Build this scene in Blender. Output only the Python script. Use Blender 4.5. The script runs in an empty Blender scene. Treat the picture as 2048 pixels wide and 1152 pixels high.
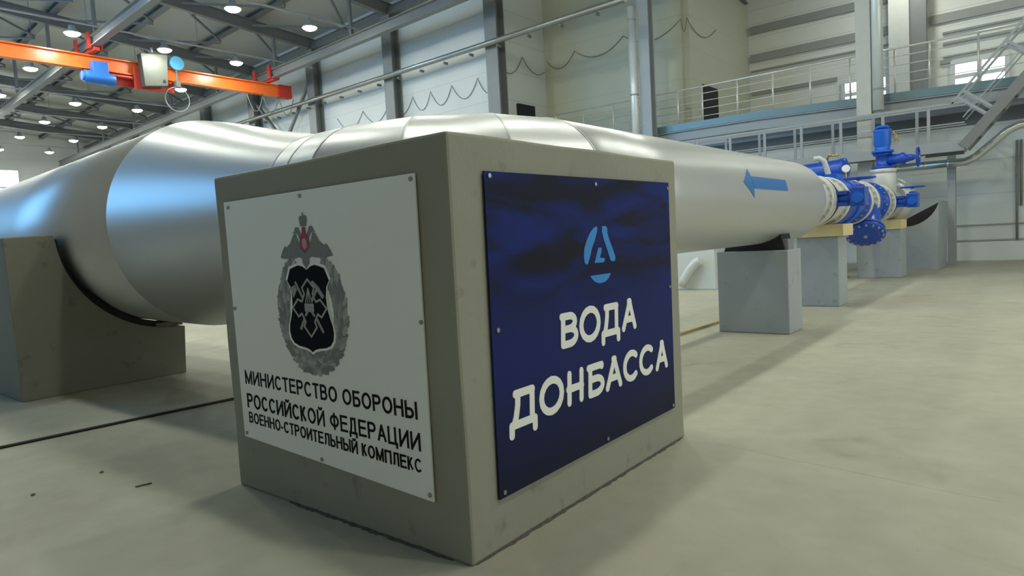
import bpy, bmesh, math, random
from math import sin, cos, pi, radians, sqrt
from mathutils import Vector, Matrix, noise
random.seed(7)
SC = bpy.context.scene
COL = SC.collection

# ------------------------------------------------------------------ camera
cam_d = bpy.data.cameras.new('camera'); cam = bpy.data.objects.new('camera', cam_d); COL.objects.link(cam)
cam_d.sensor_width = 36.0; cam_d.lens = 36.0 * 1334.99 / 2048.0
cam_d.clip_start = 0.05; cam_d.clip_end = 300
YAW, PIT, ROL = 0.68153, -0.07179, -0.05624
fw = Vector((-sin(YAW) * cos(PIT), cos(YAW) * cos(PIT), sin(PIT)))
r0 = Vector((cos(YAW), sin(YAW), 0)); u0 = r0.cross(fw)
rt = cos(ROL) * r0 + sin(ROL) * u0; up = -sin(ROL) * r0 + cos(ROL) * u0
mw = Matrix((rt, up, -fw)).transposed().to_4x4(); mw.translation = Vector((1.97828, -2.05593, 1.4276))
cam.matrix_world = mw
SC.camera = cam

# ------------------------------------------------------------------ world, exposure
w = bpy.data.worlds.new('world'); SC.world = w; w.use_nodes = True
w.node_tree.nodes['Background'].inputs[0].default_value = (0.55, 0.68, 0.85, 1)
w.node_tree.nodes['Background'].inputs[1].default_value = 0.4
vs = SC.view_settings
SC.display_settings.display_device = 'sRGB'
vs.view_transform = 'Standard'; vs.look = 'None'; vs.gamma = 1.0; vs.use_curve_mapping = False
vs.exposure = 0.0
LAMP = 172.0          # radiance of a high-bay lens
DAY = 5.0             # radiance of the sky behind the windows
try:
    SC.cycles.use_denoising = True
    SC.cycles.denoiser = 'OPENIMAGEDENOISE'
    SC.cycles.max_bounces = 10; SC.cycles.diffuse_bounces = 5; SC.cycles.glossy_bounces = 3
    SC.cycles.sample_clamp_indirect = 6.0
    SC.cycles.use_light_tree = True
except Exception:
    pass

# ------------------------------------------------------------------ materials
def _nt(name):
    m = bpy.data.materials.new(name); m.use_nodes = True
    return m, m.node_tree, m.node_tree.nodes, m.node_tree.links

def mat(name, col, rough=0.6, metal=0.0, var=0.06, scale=4.0, bump=0.0, bscale=60.0, spec=None):
    m, nt, N, L = _nt(name)
    b = N['Principled BSDF']
    b.inputs['Roughness'].default_value = rough; b.inputs['Metallic'].default_value = metal
    if spec is not None: b.inputs['Specular IOR Level'].default_value = spec
    tc = N.new('ShaderNodeTexCoord')
    nz = N.new('ShaderNodeTexNoise'); nz.inputs['Scale'].default_value = scale; nz.inputs['Detail'].default_value = 6
    L.new(tc.outputs['Object'], nz.inputs['Vector'])
    mx = N.new('ShaderNodeMix'); mx.data_type = 'RGBA'
    mx.inputs[6].default_value = tuple(c * (1 - var) for c in col) + (1,)
    mx.inputs[7].default_value = tuple(min(1, c * (1 + var)) for c in col) + (1,)
    L.new(nz.outputs['Fac'], mx.inputs[0]); L.new(mx.outputs[2], b.inputs['Base Color'])
    if bump > 0:
        n2 = N.new('ShaderNodeTexNoise'); n2.inputs['Scale'].default_value = bscale; n2.inputs['Detail'].default_value = 4
        L.new(tc.outputs['Object'], n2.inputs['Vector'])
        bp = N.new('ShaderNodeBump'); bp.inputs['Strength'].default_value = bump; bp.inputs['Distance'].default_value = 0.02
        L.new(n2.outputs['Fac'], bp.inputs['Height']); L.new(bp.outputs['Normal'], b.inputs['Normal'])
    return m

def emit(name, col, strength):
    m, nt, N, L = _nt(name)
    N.remove(N['Principled BSDF'])
    e = N.new('ShaderNodeEmission'); e.inputs[0].default_value = col + (1,); e.inputs[1].default_value = strength
    L.new(e.outputs[0], N['Material Output'].inputs[0])
    return m

def mat_floor():
    m, nt, N, L = _nt('concrete_floor')
    b = N['Principled BSDF']; b.inputs['Roughness'].default_value = 0.55; b.inputs['Specular IOR Level'].default_value = 0.25
    tc = N.new('ShaderNodeTexCoord')
    def nz(s, d, dist=0.0):
        n = N.new('ShaderNodeTexNoise'); n.inputs['Scale'].default_value = s; n.inputs['Detail'].default_value = d
        n.inputs['Distortion'].default_value = dist
        L.new(tc.outputs['Object'], n.inputs['Vector']); return n
    def ramp(src, p0, c0, p1, c1):
        r = N.new('ShaderNodeValToRGB'); e = r.color_ramp.elements
        e[0].position = p0; e[0].color = c0 + (1,); e[1].position = p1; e[1].color = c1 + (1,)
        L.new(src, r.inputs[0]); return r
    base = ramp(nz(0.5, 8, 0.4).outputs['Fac'], 0.3, (0.39, 0.375, 0.30), 0.72, (0.49, 0.48, 0.39))
    fine = ramp(nz(5, 10).outputs['Fac'], 0.3, (0.88, 0.88, 0.86), 0.7, (1.0, 1.0, 1.0))
    st = ramp(nz(1.3, 6, 1.0).outputs['Fac'], 0.60, (1, 1, 1), 0.78, (0.72, 0.71, 0.64))
    sp = ramp(nz(16, 3).outputs['Fac'], 0.70, (1, 1, 1), 0.80, (0.80, 0.78, 0.70))
    cur = base.outputs[0]
    for r in (fine, st, sp):
        mx = N.new('ShaderNodeMix'); mx.data_type = 'RGBA'; mx.blend_type = 'MULTIPLY'; mx.inputs[0].default_value = 1.0
        L.new(cur, mx.inputs[6]); L.new(r.outputs[0], mx.inputs[7]); cur = mx.outputs[2]
    L.new(cur, b.inputs['Base Color'])
    bp = N.new('ShaderNodeBump'); bp.inputs['Strength'].default_value = 0.08
    L.new(nz(30, 6).outputs['Fac'], bp.inputs['Height']); L.new(bp.outputs['Normal'], b.inputs['Normal'])
    return m

def mat_panel(name, col, pitch=1.0, seam=0.72, axis='Z', rough=0.45):
    """sandwich wall panels: a thin darker joint every `pitch` metres"""
    m, nt, N, L = _nt(name)
    b = N['Principled BSDF']; b.inputs['Roughness'].default_value = rough
    tc = N.new('ShaderNodeTexCoord'); sx = N.new('ShaderNodeSeparateXYZ'); L.new(tc.outputs['Object'], sx.inputs[0])
    d = N.new('ShaderNodeMath'); d.operation = 'DIVIDE'; d.inputs[1].default_value = pitch; L.new(sx.outputs[axis], d.inputs[0])
    f = N.new('ShaderNodeMath'); f.operation = 'FRACT'; L.new(d.outputs[0], f.inputs[0])
    lt = N.new('ShaderNodeMath'); lt.operation = 'LESS_THAN'; lt.inputs[1].default_value = 0.03; L.new(f.outputs[0], lt.inputs[0])
    nz = N.new('ShaderNodeTexNoise'); nz.inputs['Scale'].default_value = 0.7; nz.inputs['Detail'].default_value = 5
    L.new(tc.outputs['Object'], nz.inputs['Vector'])
    a = N.new('ShaderNodeMix'); a.data_type = 'RGBA'
    a.inputs[6].default_value = tuple(c * 0.94 for c in col) + (1,); a.inputs[7].default_value = tuple(min(1, c * 1.05) for c in col) + (1,)
    L.new(nz.outputs['Fac'], a.inputs[0])
    mx = N.new('ShaderNodeMix'); mx.data_type = 'RGBA'
    L.new(lt.outputs[0], mx.inputs[0]); L.new(a.outputs[2], mx.inputs[6]); mx.inputs[7].default_value = tuple(c * seam for c in col) + (1,)
    L.new(mx.outputs[2], b.inputs['Base Color'])
    return m

def mat_deck():
    m, nt, N, L = _nt('corrugated_roof_deck')
    b = N['Principled BSDF']; b.inputs['Roughness'].default_value = 0.5; b.inputs['Metallic'].default_value = 0.2
    tc = N.new('ShaderNodeTexCoord')
    wv = N.new('ShaderNodeTexWave'); wv.wave_type = 'BANDS'; wv.bands_direction = 'X'; wv.inputs['Scale'].default_value = 1.6
    L.new(tc.outputs['Object'], wv.inputs['Vector'])
    r = N.new('ShaderNodeValToRGB'); e = r.color_ramp.elements
    e[0].position = 0.3; e[0].color = (0.38, 0.39, 0.37, 1); e[1].position = 0.7; e[1].color = (0.52, 0.53, 0.50, 1)
    L.new(wv.outputs['Fac'], r.inputs[0]); L.new(r.outputs[0], b.inputs['Base Color'])
    bp = N.new('ShaderNodeBump'); bp.inputs['Strength'].default_value = 0.5; L.new(wv.outputs['Fac'], bp.inputs['Height']); L.new(bp.outputs['Normal'], b.inputs['Normal'])
    return m

def mat_block(name, col, rough=0.75):
    """painted concrete with smears and worn patches"""
    m, nt, N, L = _nt(name)
    b = N['Principled BSDF']; b.inputs['Roughness'].default_value = rough; b.inputs['Specular IOR Level'].default_value = 0.25
    tc = N.new('ShaderNodeTexCoord')
    cur = None
    for s, d, p0, p1, k in ((1.6, 5, 0.35, 0.7, 0.90), (7, 6, 0.62, 0.72, 0.80), (0.8, 3, 0.45, 0.7, 1.10)):
        n = N.new('ShaderNodeTexNoise'); n.inputs['Scale'].default_value = s; n.inputs['Detail'].default_value = d
        L.new(tc.outputs['Object'], n.inputs['Vector'])
        r = N.new('ShaderNodeValToRGB'); e = r.color_ramp.elements
        e[0].position = p0; e[0].color = (1, 1, 1, 1) ; e[1].position = p1; e[1].color = (k, k, k * 0.98, 1)
        L.new(n.outputs['Fac'], r.inputs[0])
        mx = N.new('ShaderNodeMix'); mx.data_type = 'RGBA'; mx.blend_type = 'MULTIPLY'; mx.inputs[0].default_value = 1.0
        if cur is None: mx.inputs[6].default_value = col + (1,)
        else: L.new(cur, mx.inputs[6])
        L.new(r.outputs[0], mx.inputs[7]); cur = mx.outputs[2]
    L.new(cur, b.inputs['Base Color'])
    n2 = N.new('ShaderNodeTexNoise'); n2.inputs['Scale'].default_value = 18; n2.inputs['Detail'].default_value = 6
    L.new(tc.outputs['Object'], n2.inputs['Vector'])
    bp = N.new('ShaderNodeBump'); bp.inputs['Strength'].default_value = 0.12; bp.inputs['Distance'].default_value = 0.02
    L.new(n2.outputs['Fac'], bp.inputs['Height']); L.new(bp.outputs['Normal'], b.inputs['Normal'])
    return m

def mat_bluesign():
    """printed film: deep blue with dark drifting streaks towards the top"""
    m, nt, N, L = _nt('printed_blue_film')
    b = N['Principled BSDF']; b.inputs['Roughness'].default_value = 0.55; b.inputs['Specular IOR Level'].default_value = 0.1
    tc = N.new('ShaderNodeTexCoord'); mp = N.new('ShaderNodeMapping')
    mp.inputs['Scale'].default_value = (1, 1.1, 4.2); L.new(tc.outputs['Object'], mp.inputs['Vector'])
    n = N.new('ShaderNodeTexNoise'); n.inputs['Scale'].default_value = 1.5; n.inputs['Detail'].default_value = 5; n.inputs['Distortion'].default_value = 0.5
    L.new(mp.outputs[0], n.inputs['Vector'])
    r = N.new('ShaderNodeValToRGB'); e = r.color_ramp.elements
    e[0].position = 0.40; e[0].color = (0.013, 0.015, 0.030, 1); e[1].position = 0.66; e[1].color = (0.012, 0.026, 0.17, 1)
    L.new(n.outputs['Fac'], r.inputs[0])
    sx = N.new('ShaderNodeSeparateXYZ'); L.new(tc.outputs['Object'], sx.inputs[0])
    mr = N.new('ShaderNodeMapRange'); mr.inputs['From Min'].default_value = 0.95; mr.inputs['From Max'].default_value = 1.30
    L.new(sx.outputs['Z'], mr.inputs['Value'])
    r2 = N.new('ShaderNodeValToRGB'); e2 = r2.color_ramp.elements
    e2[0].position = 0.18; e2[0].color = (0.015, 0.017, 0.045, 1); e2[1].position = 0.62; e2[1].color = (0.016, 0.024, 0.125, 1)
    mr2 = N.new('ShaderNodeMapRange'); mr2.inputs['From Min'].default_value = 0.1; mr2.inputs['From Max'].default_value = 1.2
    L.new(sx.outputs['Z'], mr2.inputs['Value']); L.new(mr2.outputs[0], r2.inputs[0])
    mx = N.new('ShaderNodeMix'); mx.data_type = 'RGBA'; L.new(mr.outputs[0], mx.inputs[0]); L.new(r2.outputs[0], mx.inputs[6]); L.new(r.outputs[0], mx.inputs[7])
    L.new(mx.outputs[2], b.inputs['Base Color'])
    return m

M = dict(
    floor=mat_floor(), deck=mat_deck(),
    wall=mat_panel('white_wall_panel', (0.66, 0.68, 0.66), 1.2, 0.85),
    wallfront=mat_panel('grey_wall_panel', (0.28, 0.285, 0.28), 1.2, 0.85),
    wallcream=mat_panel('cream_wall_panel', (0.52, 0.53, 0.42), 1.2, 0.9),
    wallback=mat_panel('grey_white_wall_panel', (0.70, 0.71, 0.67), 0.62, 0.7),
    walllow=mat_panel('pale_lower_wall_panel', (0.60, 0.65, 0.66), 1.0, 0.8),
    girt=mat('grey_wall_girt', (0.30, 0.31, 0.29), 0.6),
    steel=mat('dark_grey_painted_steel', (0.16, 0.17, 0.17), 0.5, 0.1),
    rsteel=mat('roof_steel_paint', (0.17, 0.175, 0.175), 0.5, 0.1),
    csteel=mat('column_grey_paint', (0.22, 0.23, 0.23), 0.45, 0.1),
    lsteel=mat('light_grey_painted_steel', (0.36, 0.385, 0.40), 0.42, 0.1),
    cream=mat('pale_column_paint', (0.56, 0.57, 0.54), 0.45),
    galv=mat('galvanised_duct', (0.72, 0.76, 0.76), 0.28, 0.85, 0.1, 9),
    stainless=mat('polished_rail_steel', (0.80, 0.79, 0.74), 0.28, 0.4, 0.03),
    pipe=mat('silver_cladding_paint', (0.56, 0.57, 0.575), 0.37, 0.60, 0.03, 1.5),
    seam=mat('cladding_seam', (0.52, 0.53, 0.54), 0.4, 0.4),
    block=mat_block('grey_painted_concrete', (0.31, 0.31, 0.262)),
    saddle=mat_block('saddle_grey_concrete', (0.235, 0.23, 0.195)),
    support=mat_block('support_grey_paint', (0.37, 0.405, 0.44)),
    grout=mat('dark_base_joint', (0.09, 0.085, 0.07), 0.9, 0, 0.5, 30),
    white=mat('white_sign_panel', (0.86, 0.88, 0.86), 0.5, 0, 0.015),
    bluesign=mat_bluesign(),
    black=mat('black_print', (0.012, 0.012, 0.012), 0.7, spec=0.1), shield=mat('black_shield_print', (0.006, 0.006, 0.007), 0.7, spec=0.08),
    letter=mat('white_lettering', (0.86, 0.87, 0.84), 0.5, 0, 0.01),
    logo=mat('bright_blue_print', (0.02, 0.24, 0.68), 0.5, 0, 0.03),
    silver=mat('silver_print', (0.29, 0.295, 0.28), 0.6), silver_d=mat('dark_silver_print', (0.19, 0.20, 0.195), 0.6), silver_l=mat('light_silver_print', (0.38, 0.385, 0.37), 0.6),
    red=mat('red_print', (0.30, 0.012, 0.03), 0.5), pink=mat('pale_pink_print', (0.50, 0.30, 0.30), 0.5),
    screw=mat('steel_screw', (0.30, 0.31, 0.32), 0.35, 0.6),
    arrow=mat('blue_arrow_film', (0.03, 0.16, 0.47), 0.45, 0, 0.02),
    blue=mat('blue_valve_enamel', (0.012, 0.07, 0.45), 0.3, 0, 0.05), blue2=mat('light_blue_valve_enamel', (0.01, 0.12, 0.62), 0.3, 0, 0.05),
    flange=mat('pale_flange_paint', (0.62, 0.63, 0.61), 0.42, 0.1), bolt=mat('flange_bolt', (0.45, 0.46, 0.46), 0.35, 0.5),
    rubber=mat('black_rubber', (0.012, 0.012, 0.012), 0.7),
    foam=mat('yellow_packing_slab', (0.70, 0.58, 0.32), 0.8, 0, 0.08, 12), wood=mat('brown_timber_wedge', (0.16, 0.13, 0.10), 0.8),
    orange=mat('orange_crane_paint', (0.80, 0.16, 0.025), 0.32, 0, 0.06), redp=mat('red_crane_paint', (0.50, 0.04, 0.025), 0.4),
    hoist=mat('blue_hoist_paint', (0.02, 0.14, 0.50), 0.35), hook=mat('light_blue_hook_paint', (0.10, 0.36, 0.62), 0.4),
    cab=mat('grey_green_cabinet', (0.10, 0.107, 0.092), 0.5), cable=mat('grey_cable', (0.20, 0.21, 0.19), 0.6),
    bcable=mat('black_cable', (0.02, 0.02, 0.02), 0.6), teal=mat('teal_edge_plate', (0.17, 0.26, 0.295), 0.35, 0.3), brass=mat('brass_fitting', (0.55, 0.40, 0.10), 0.35, 0.8),
    duct=mat('bright_downpipe', (0.78, 0.83, 0.83), 0.3, 0.25),
    zinc=mat('zinc_conduit', (0.34, 0.36, 0.35), 0.35, 0.7),
    dark=mat('dark_opening', (0.018, 0.018, 0.018), 0.8), beige=mat('tan_strip', (0.42, 0.36, 0.20), 0.8),
    frame=mat('window_frame_paint', (0.62, 0.63, 0.63), 0.5),
    lens=emit('lamp_lens', (0.965, 1.0, 0.87), LAMP), sky=emit('daylight', (0.86, 0.95, 1.0), DAY), skyside=emit('soft_daylight', (0.98, 1.0, 0.90), 2.6), skyblue=emit('blue_daylight', (0.20, 0.55, 1.0), 5.6),
)

# ------------------------------------------------------------------ mesh building
def frame_of(d):
    d = Vector(d).normalized()
    a = Vector((0, 0, 1)) if abs(d.z) < 0.95 else Vector((1, 0, 0))
    s = d.cross(a).normalized(); return d, s, s.cross(d).normalized()

class MB:
    def __init__(s): s.v = []; s.f = []; s.mi = []; s.sm = []
    def add(s, vs, fs, mi=0, smooth=False):
        o = len(s.v); s.v += [tuple(p) for p in vs]
        for f in fs: s.f.append([o + i for i in f]); s.mi.append(mi); s.sm.append(smooth)
    def box(s, x0, x1, y0, y1, z0, z1, mi=0):
        v = [(x, y, z) for x in (x0, x1) for y in (y0, y1) for z in (z0, z1)]
        s.add(v, [(0, 1, 3, 2), (4, 6, 7, 5), (0, 4, 5, 1), (2, 3, 7, 6), (0, 2, 6, 4), (1, 5, 7, 3)], mi); return s
    def bar(s, p, q, w, h, mi=0, upv=None):
        """rectangular bar from p to q: w sideways, h upwards"""
        p = Vector(p); q = Vector(q); d, sd, u = frame_of(q - p)
        if upv is not None:
            u = Vector(upv); u = (u - d * u.dot(d)).normalized(); sd = d.cross(u)
        v = [e + sd * a * w / 2 + u * b * h / 2 for e in (p, q) for a in (-1, 1) for b in (-1, 1)]
        s.add(v, [(0, 1, 3, 2), (4, 6, 7, 5), (0, 4, 5, 1), (2, 3, 7, 6), (0, 2, 6, 4), (1, 5, 7, 3)], mi); return s
    def ibeam(s, p, q, w, h, t=0.03, tw=0.025, upv=(0, 0, 1), mi=0):
        p = Vector(p); q = Vector(q); d = (q - p).normalized(); u = Vector(upv); u = (u - d * u.dot(d)).normalized()
        s.bar(p + u * (h / 2 - t / 2), q + u * (h / 2 - t / 2), w, t, mi, u)
        s.bar(p - u * (h / 2 - t / 2), q - u * (h / 2 - t / 2), w, t, mi, u)
        s.bar(p, q, tw, h - 2 * t, mi, u); return s
    def tube(s, pts, r, n=10, caps=True, mi=0, smooth=True, closed=False):
        pts = [Vector(p) for p in pts]; k = len(pts)
        rs = r if isinstance(r, (list, tuple)) else [r] * k
        rings = []; prev = None
        for i, p in enumerate(pts):
            if closed: d = pts[(i + 1) % k] - pts[i - 1]
            elif i == 0: d = pts[1] - pts[0]
            elif i == k - 1: d = pts[-1] - pts[-2]
            else: d = (pts[i + 1] - p).normalized() + (p - pts[i - 1]).normalized()
            d = d.normalized()
            if prev is None: d, a, b = frame_of(d)
            else:
                a = prev - d * prev.dot(d); a.normalize(); b = a.cross(d)
            prev = a
            rings.append([p + a * cos(2 * pi * j / n) * rs[i] + b * sin(2 * pi * j / n) * rs[i] for j in range(n)])
        s.rings(rings, caps and not closed, mi, smooth, closed); return s
    def rings(s, rings, caps=True, mi=0, smooth=True, closed=False):
        n = len(rings[0]); v = [p for R in rings for p in R]; f = []
        m = len(rings)
        for i in range(m if closed else m - 1):
            i2 = (i + 1) % m
            for j in range(n):
                f.append((i * n + j, i * n + (j + 1) % n, i2 * n + (j + 1) % n, i2 * n + j))
        o = len(s.v); s.add(v, f, mi, smooth)
        if caps:
            s.f.append([o + j for j in range(n)][::-1]); s.mi.append(mi); s.sm.append(False)
            s.f.append([o + (m - 1) * n + j for j in range(n)]); s.mi.append(mi); s.sm.append(False)
        return s
    def lathe(s, o, axis, prof, n=32, mi=0, smooth=True, caps=True):
        """prof: list of (distance along axis, radius)"""
        o = Vector(o); d, a, b = frame_of(axis)
        R = [[o + d * t + a * cos(2 * pi * j / n) * r + b * sin(2 * pi * j / n) * r for j in range(n)] for t, r in prof]
        return s.rings(R, caps, mi, smooth)
    def prism(s, poly, mp, d0, d1, mi=0):
        """polygon poly (2-D) mapped by mp(u, v, depth) and given thickness"""
        n = len(poly); v = [mp(u, w_, d0) for u, w_ in poly] + [mp(u, w_, d1) for u, w_ in poly]
        f = [list(range(n)), list(range(n, 2 * n))[::-1]] + [(i, i + n, (i + 1) % n + n, (i + 1) % n) for i in range(n)]
        s.add(v, f, mi); return s
    def build(s, name, m, parent=None, bevel=0.0, loc=None):
        me = bpy.data.meshes.new(name)
        me.from_pydata([tuple(p) for p in s.v], [], s.f)
        for mm in (m if isinstance(m, (list, tuple)) else [m]): me.materials.append(mm)
        for p, mi, sm in zip(me.polygons, s.mi, s.sm): p.material_index = mi; p.use_smooth = sm
        bm = bmesh.new(); bm.from_mesh(me); bmesh.ops.recalc_face_normals(bm, faces=bm.faces[:])
        if bevel > 0:
            bmesh.ops.bevel(bm, geom=[e for e in bm.edges if e.is_manifold and e.calc_face_angle(0) > 0.5], offset=bevel, segments=2, affect='EDGES', profile=0.5)
        bm.to_mesh(me); bm.free(); me.update()
        o = bpy.data.objects.new(name, me); COL.objects.link(o)
        if parent is not None:
            o.parent = parent; o.matrix_parent_inverse = Matrix.Translation(-parent_loc(parent))
        return o

def parent_loc(p):
    v = Vector(p.location)
    return v + (parent_loc(p.parent) + p.matrix_parent_inverse.translation if p.parent else Vector((0, 0, 0)))

def thing(name, label, cat, loc, group=None):
    o = bpy.data.objects.new(name, None); COL.objects.link(o); o.location = loc; o.empty_display_size = 0.2
    return tag(o, label, cat, group)
def tag(o, label, cat, group=None):
    o['label'] = label; o['category'] = cat
    if group: o['group'] = group
    return o
def struct(o): o['kind'] = 'structure'; return o
def mesh(name, m, parent=None, fn=None, bevel=0.0):
    b = MB(); fn(b); return b.build(name, m, parent, bevel)
def boxo(name, m, parent, *a, bevel=0.0): return MB().box(*a).build(name, m, parent, bevel)

S = 0.06
def wl(W, x): return W - S * x          # y of a line running with the columned wall

def roof_z(y): return 12.9 + 0.08 * (19.5 - y)

# ------------------------------------------------------------------ the setting
struct(boxo('floor', M['floor'], None, -70, 17, -8, 32, -0.25, 0))
def _roof(b):
    v = [(x, y, roof_z(y) + dz) for x in (-70, 17) for y in (-8, 32) for dz in (0.0, 0.15)]
    b.add(v, [(0, 1, 3, 2), (4, 6, 7, 5), (0, 4, 5, 1), (2, 3, 7, 6), (0, 2, 6, 4), (1, 5, 7, 3)])
struct(mesh('ceiling', M['deck'], None, _roof))
X1, X2, Y2, Y3 = -15.46, -8.80, 22.6, 29.35
up = lambda poly, z0, z1: (lambda b: b.prism(poly, lambda u, v, d: (u, v, d), z0, z1))
struct(mesh('wall_back_columned', M['wall'], None, up([(X1, wl(18.55, X1)), (-68, wl(18.55, -68)), (-68, wl(18.85, -68)), (X1, wl(18.85, X1))], 0, 13.2)))
struct(boxo('wall_return_pale', M['wall'], None, X1 - 0.25, X1, wl(18.86, X1), Y2 + 0.25, 0, 13.2))
struct(boxo('wall_back_recessed', M['wallcream'], None, X1, X2 - 0.25, Y2, Y2 + 0.25, 0, 13.0))
struct(boxo('wall_return_cream', M['wallcream'], None, X2 - 0.25, X2, Y2 + 0.26, Y3 + 0.25, 5.32, 13.0))
struct(boxo('wall_back_upper', M['wallback'], None, X2, 9.95, Y3, Y3 + 0.25, 5.32, 12.6))
struct(boxo('wall_back_lower', M['walllow'], None, X2 - 0.24, 9.95, Y2 + 0.01, Y2 + 0.25, 0, 4.60))
def _wright(b):
    b.box(10.0, 10.3, -7.9, 1.0, 0, 15.3); b.box(10.0, 10.3, 17.0, 32, 0, 15.3)
    b.box(10.0, 10.3, 1.0, 17.0, 0, 1.6); b.box(10.0, 10.3, 1.0, 17.0, 6.6, 15.3)
    for y in (5.5, 11.5): b.box(10.0, 10.3, y, y + 1.0, 1.6, 6.6)
struct(mesh('wall_right', M['wall'], None, _wright))
struct(boxo('wall_far_left', M['wall'], None, -68.3, -68.0, -7.9, 24, 0, 15))
# camera-side wall with three tall daylight windows
def _wfront(b):
    xs = [(-68, -37), (-30.1, -29.9), (-23.1, -22.9), (-16, 16)]
    for a, c in xs: b.box(a, c, -7.3, -7.0, 0, 15.3)
    for a, c in ((-37, -30.1), (-29.9, -23.1), (-22.9, -16)): b.box(a, c, -7.3, -7.0, 0, 4.6); b.box(a, c, -7.3, -7.0, 11.8, 15.3)
struct(mesh('wall_front', M['wallfront'], None, _wfront))

def window(name, plane, a0, a1, z0, z1, at, nx, nz, pm, depth=0.12):
    """plane 'y': window lies in y=at facing -y;  'x': lies in x=at facing +x;  'Y': faces +y"""
    e = bpy.data.objects.new(name, None); COL.objects.link(e); e['kind'] = 'structure'
    mp = {'y': lambda u, v, d: (u, at - d, v), 'Y': lambda u, v, d: (u, at + d, v), 'x': lambda u, v, d: (at + d, u, v), 'X': lambda u, v, d: (at - d, u, v)}[plane]
    e.location = mp((a0 + a1) / 2, z0, 0)
    q = lambda x0, x1, y0, y1: [(x0, y0), (x1, y0), (x1, y1), (x0, y1)]
    def fr(b):
        t = 0.075
        for x0, x1, y0, y1 in ((a0 - t, a0 + t, z0 - t, z1 + t), (a1 - t, a1 + t, z0 - t, z1 + t), (a0 + t, a1 - t, z0 - t, z0 + t), (a0 + t, a1 - t, z1 - t, z1 + t)):
            b.prism(q(x0, x1, y0, y1), mp, 0, depth)
        for i in range(1, nx):
            x = a0 + (a1 - a0) * i / nx; b.prism(q(x - t, x + t, z0 + t, z1 - t), mp, 0, depth)
        for k in range(1, nz):
            z = z0 + (z1 - z0) * k / nz
            for i in range(nx):
                w_ = (a1 - a0) / nx; b.prism(q(a0 + i * w_ + t, a0 + (i + 1) * w_ - t, z - t, z + t), mp, 0, depth)
    mesh('window_frame', M['frame'], e, fr)
    for i in range(nx):
        for k in range(nz):
            w_ = (a1 - a0) / nx; h_ = (z1 - z0) / nz
            mesh('pane', pm, e, lambda b: b.prism(q(a0 + i * w_ + 0.05, a0 + (i + 1) * w_ - 0.05, z0 + k * h_ + 0.05, z0 + (k + 1) * h_ - 0.05), mp, 0.01, 0.03))
    return e
window('window_1', 'y', -0.98, 0.70, 6.15, 7.26, Y3, 2, 2, M['sky'])
window('window_2', 'y', -4.86, -3.2, 6.15, 7.26, Y3, 2, 2, M['sky'])
window('window_3', 'x', 10.5, 17.0, 5.2, 9.9, -68.0, 3, 3, M['sky'])
for i, (a, c) in enumerate(((-37, -30.1), (-29.9, -23.1), (-22.9, -16))):
    window('window_%d' % (i + 4), 'Y', a, c, 4.6, 11.8, -7.15, 2, 3, M['skyblue'])
for i, (a, c) in enumerate(((1, 5.5), (6.5, 11.5), (12.5, 17))):
    window('window_%d' % (i + 7), 'X', a, c, 1.6, 6.6, 10.15, 3, 3, M['skyside'])
# door opening in the cream return wall, its dark inside painted as a black slab
dr = bpy.data.objects.new('door_1', None); COL.objects.link(dr); dr['kind'] = 'structure'; dr.location = (X2, 24.65, 5.33)
boxo('dark_door_slab', M['dark'], dr, X2 + 0.005, X2 + 0.05, 23.9, 25.4, 5.33, 7.15)
# girts and mouldings of the upper back wall
tn = 1
for (xa, xb, z, h) in ((-8.7, -2.9, 10.26, 0.34), (-8.7, -2.9, 9.02, 0.34), (-1.7, 16, 9.02, 0.34), (-8.7, -2.9, 8.45, 0.07), (-1.3, 16, 8.45, 0.07), (-1.3, 16, 8.05, 0.10), (-1.3, 16, 7.55, 0.06), (-8.7, -5.1, 7.45, 0.17), (-1.4, -1.05, 7.35, 0.14)):
    struct(boxo('trim_%d' % tn, M['girt'], None, xa, xb, Y3 - 0.10, Y3 - 0.005, z - h / 2, z + h / 2)); tn += 1
for z, h in ((0.62, 0.05), (1.09, 0.04)):
    struct(boxo('trim_%d' % tn, M['girt'], None, -0.30, 16, Y2 - 0.03, Y2 + 0.005, z - h / 2, z + h / 2)); tn += 1
struct(boxo('baseboard_back', M['walllow'], None, -0.3, 16, Y2 - 0.02, Y2 + 0.005, 0.0, 0.58)); 
struct(boxo('trim_%d' % tn, M['steel'], None, X2, 16, Y2 - 0.03, Y2 + 0.005, 4.10, 4.50)); tn += 1

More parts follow.
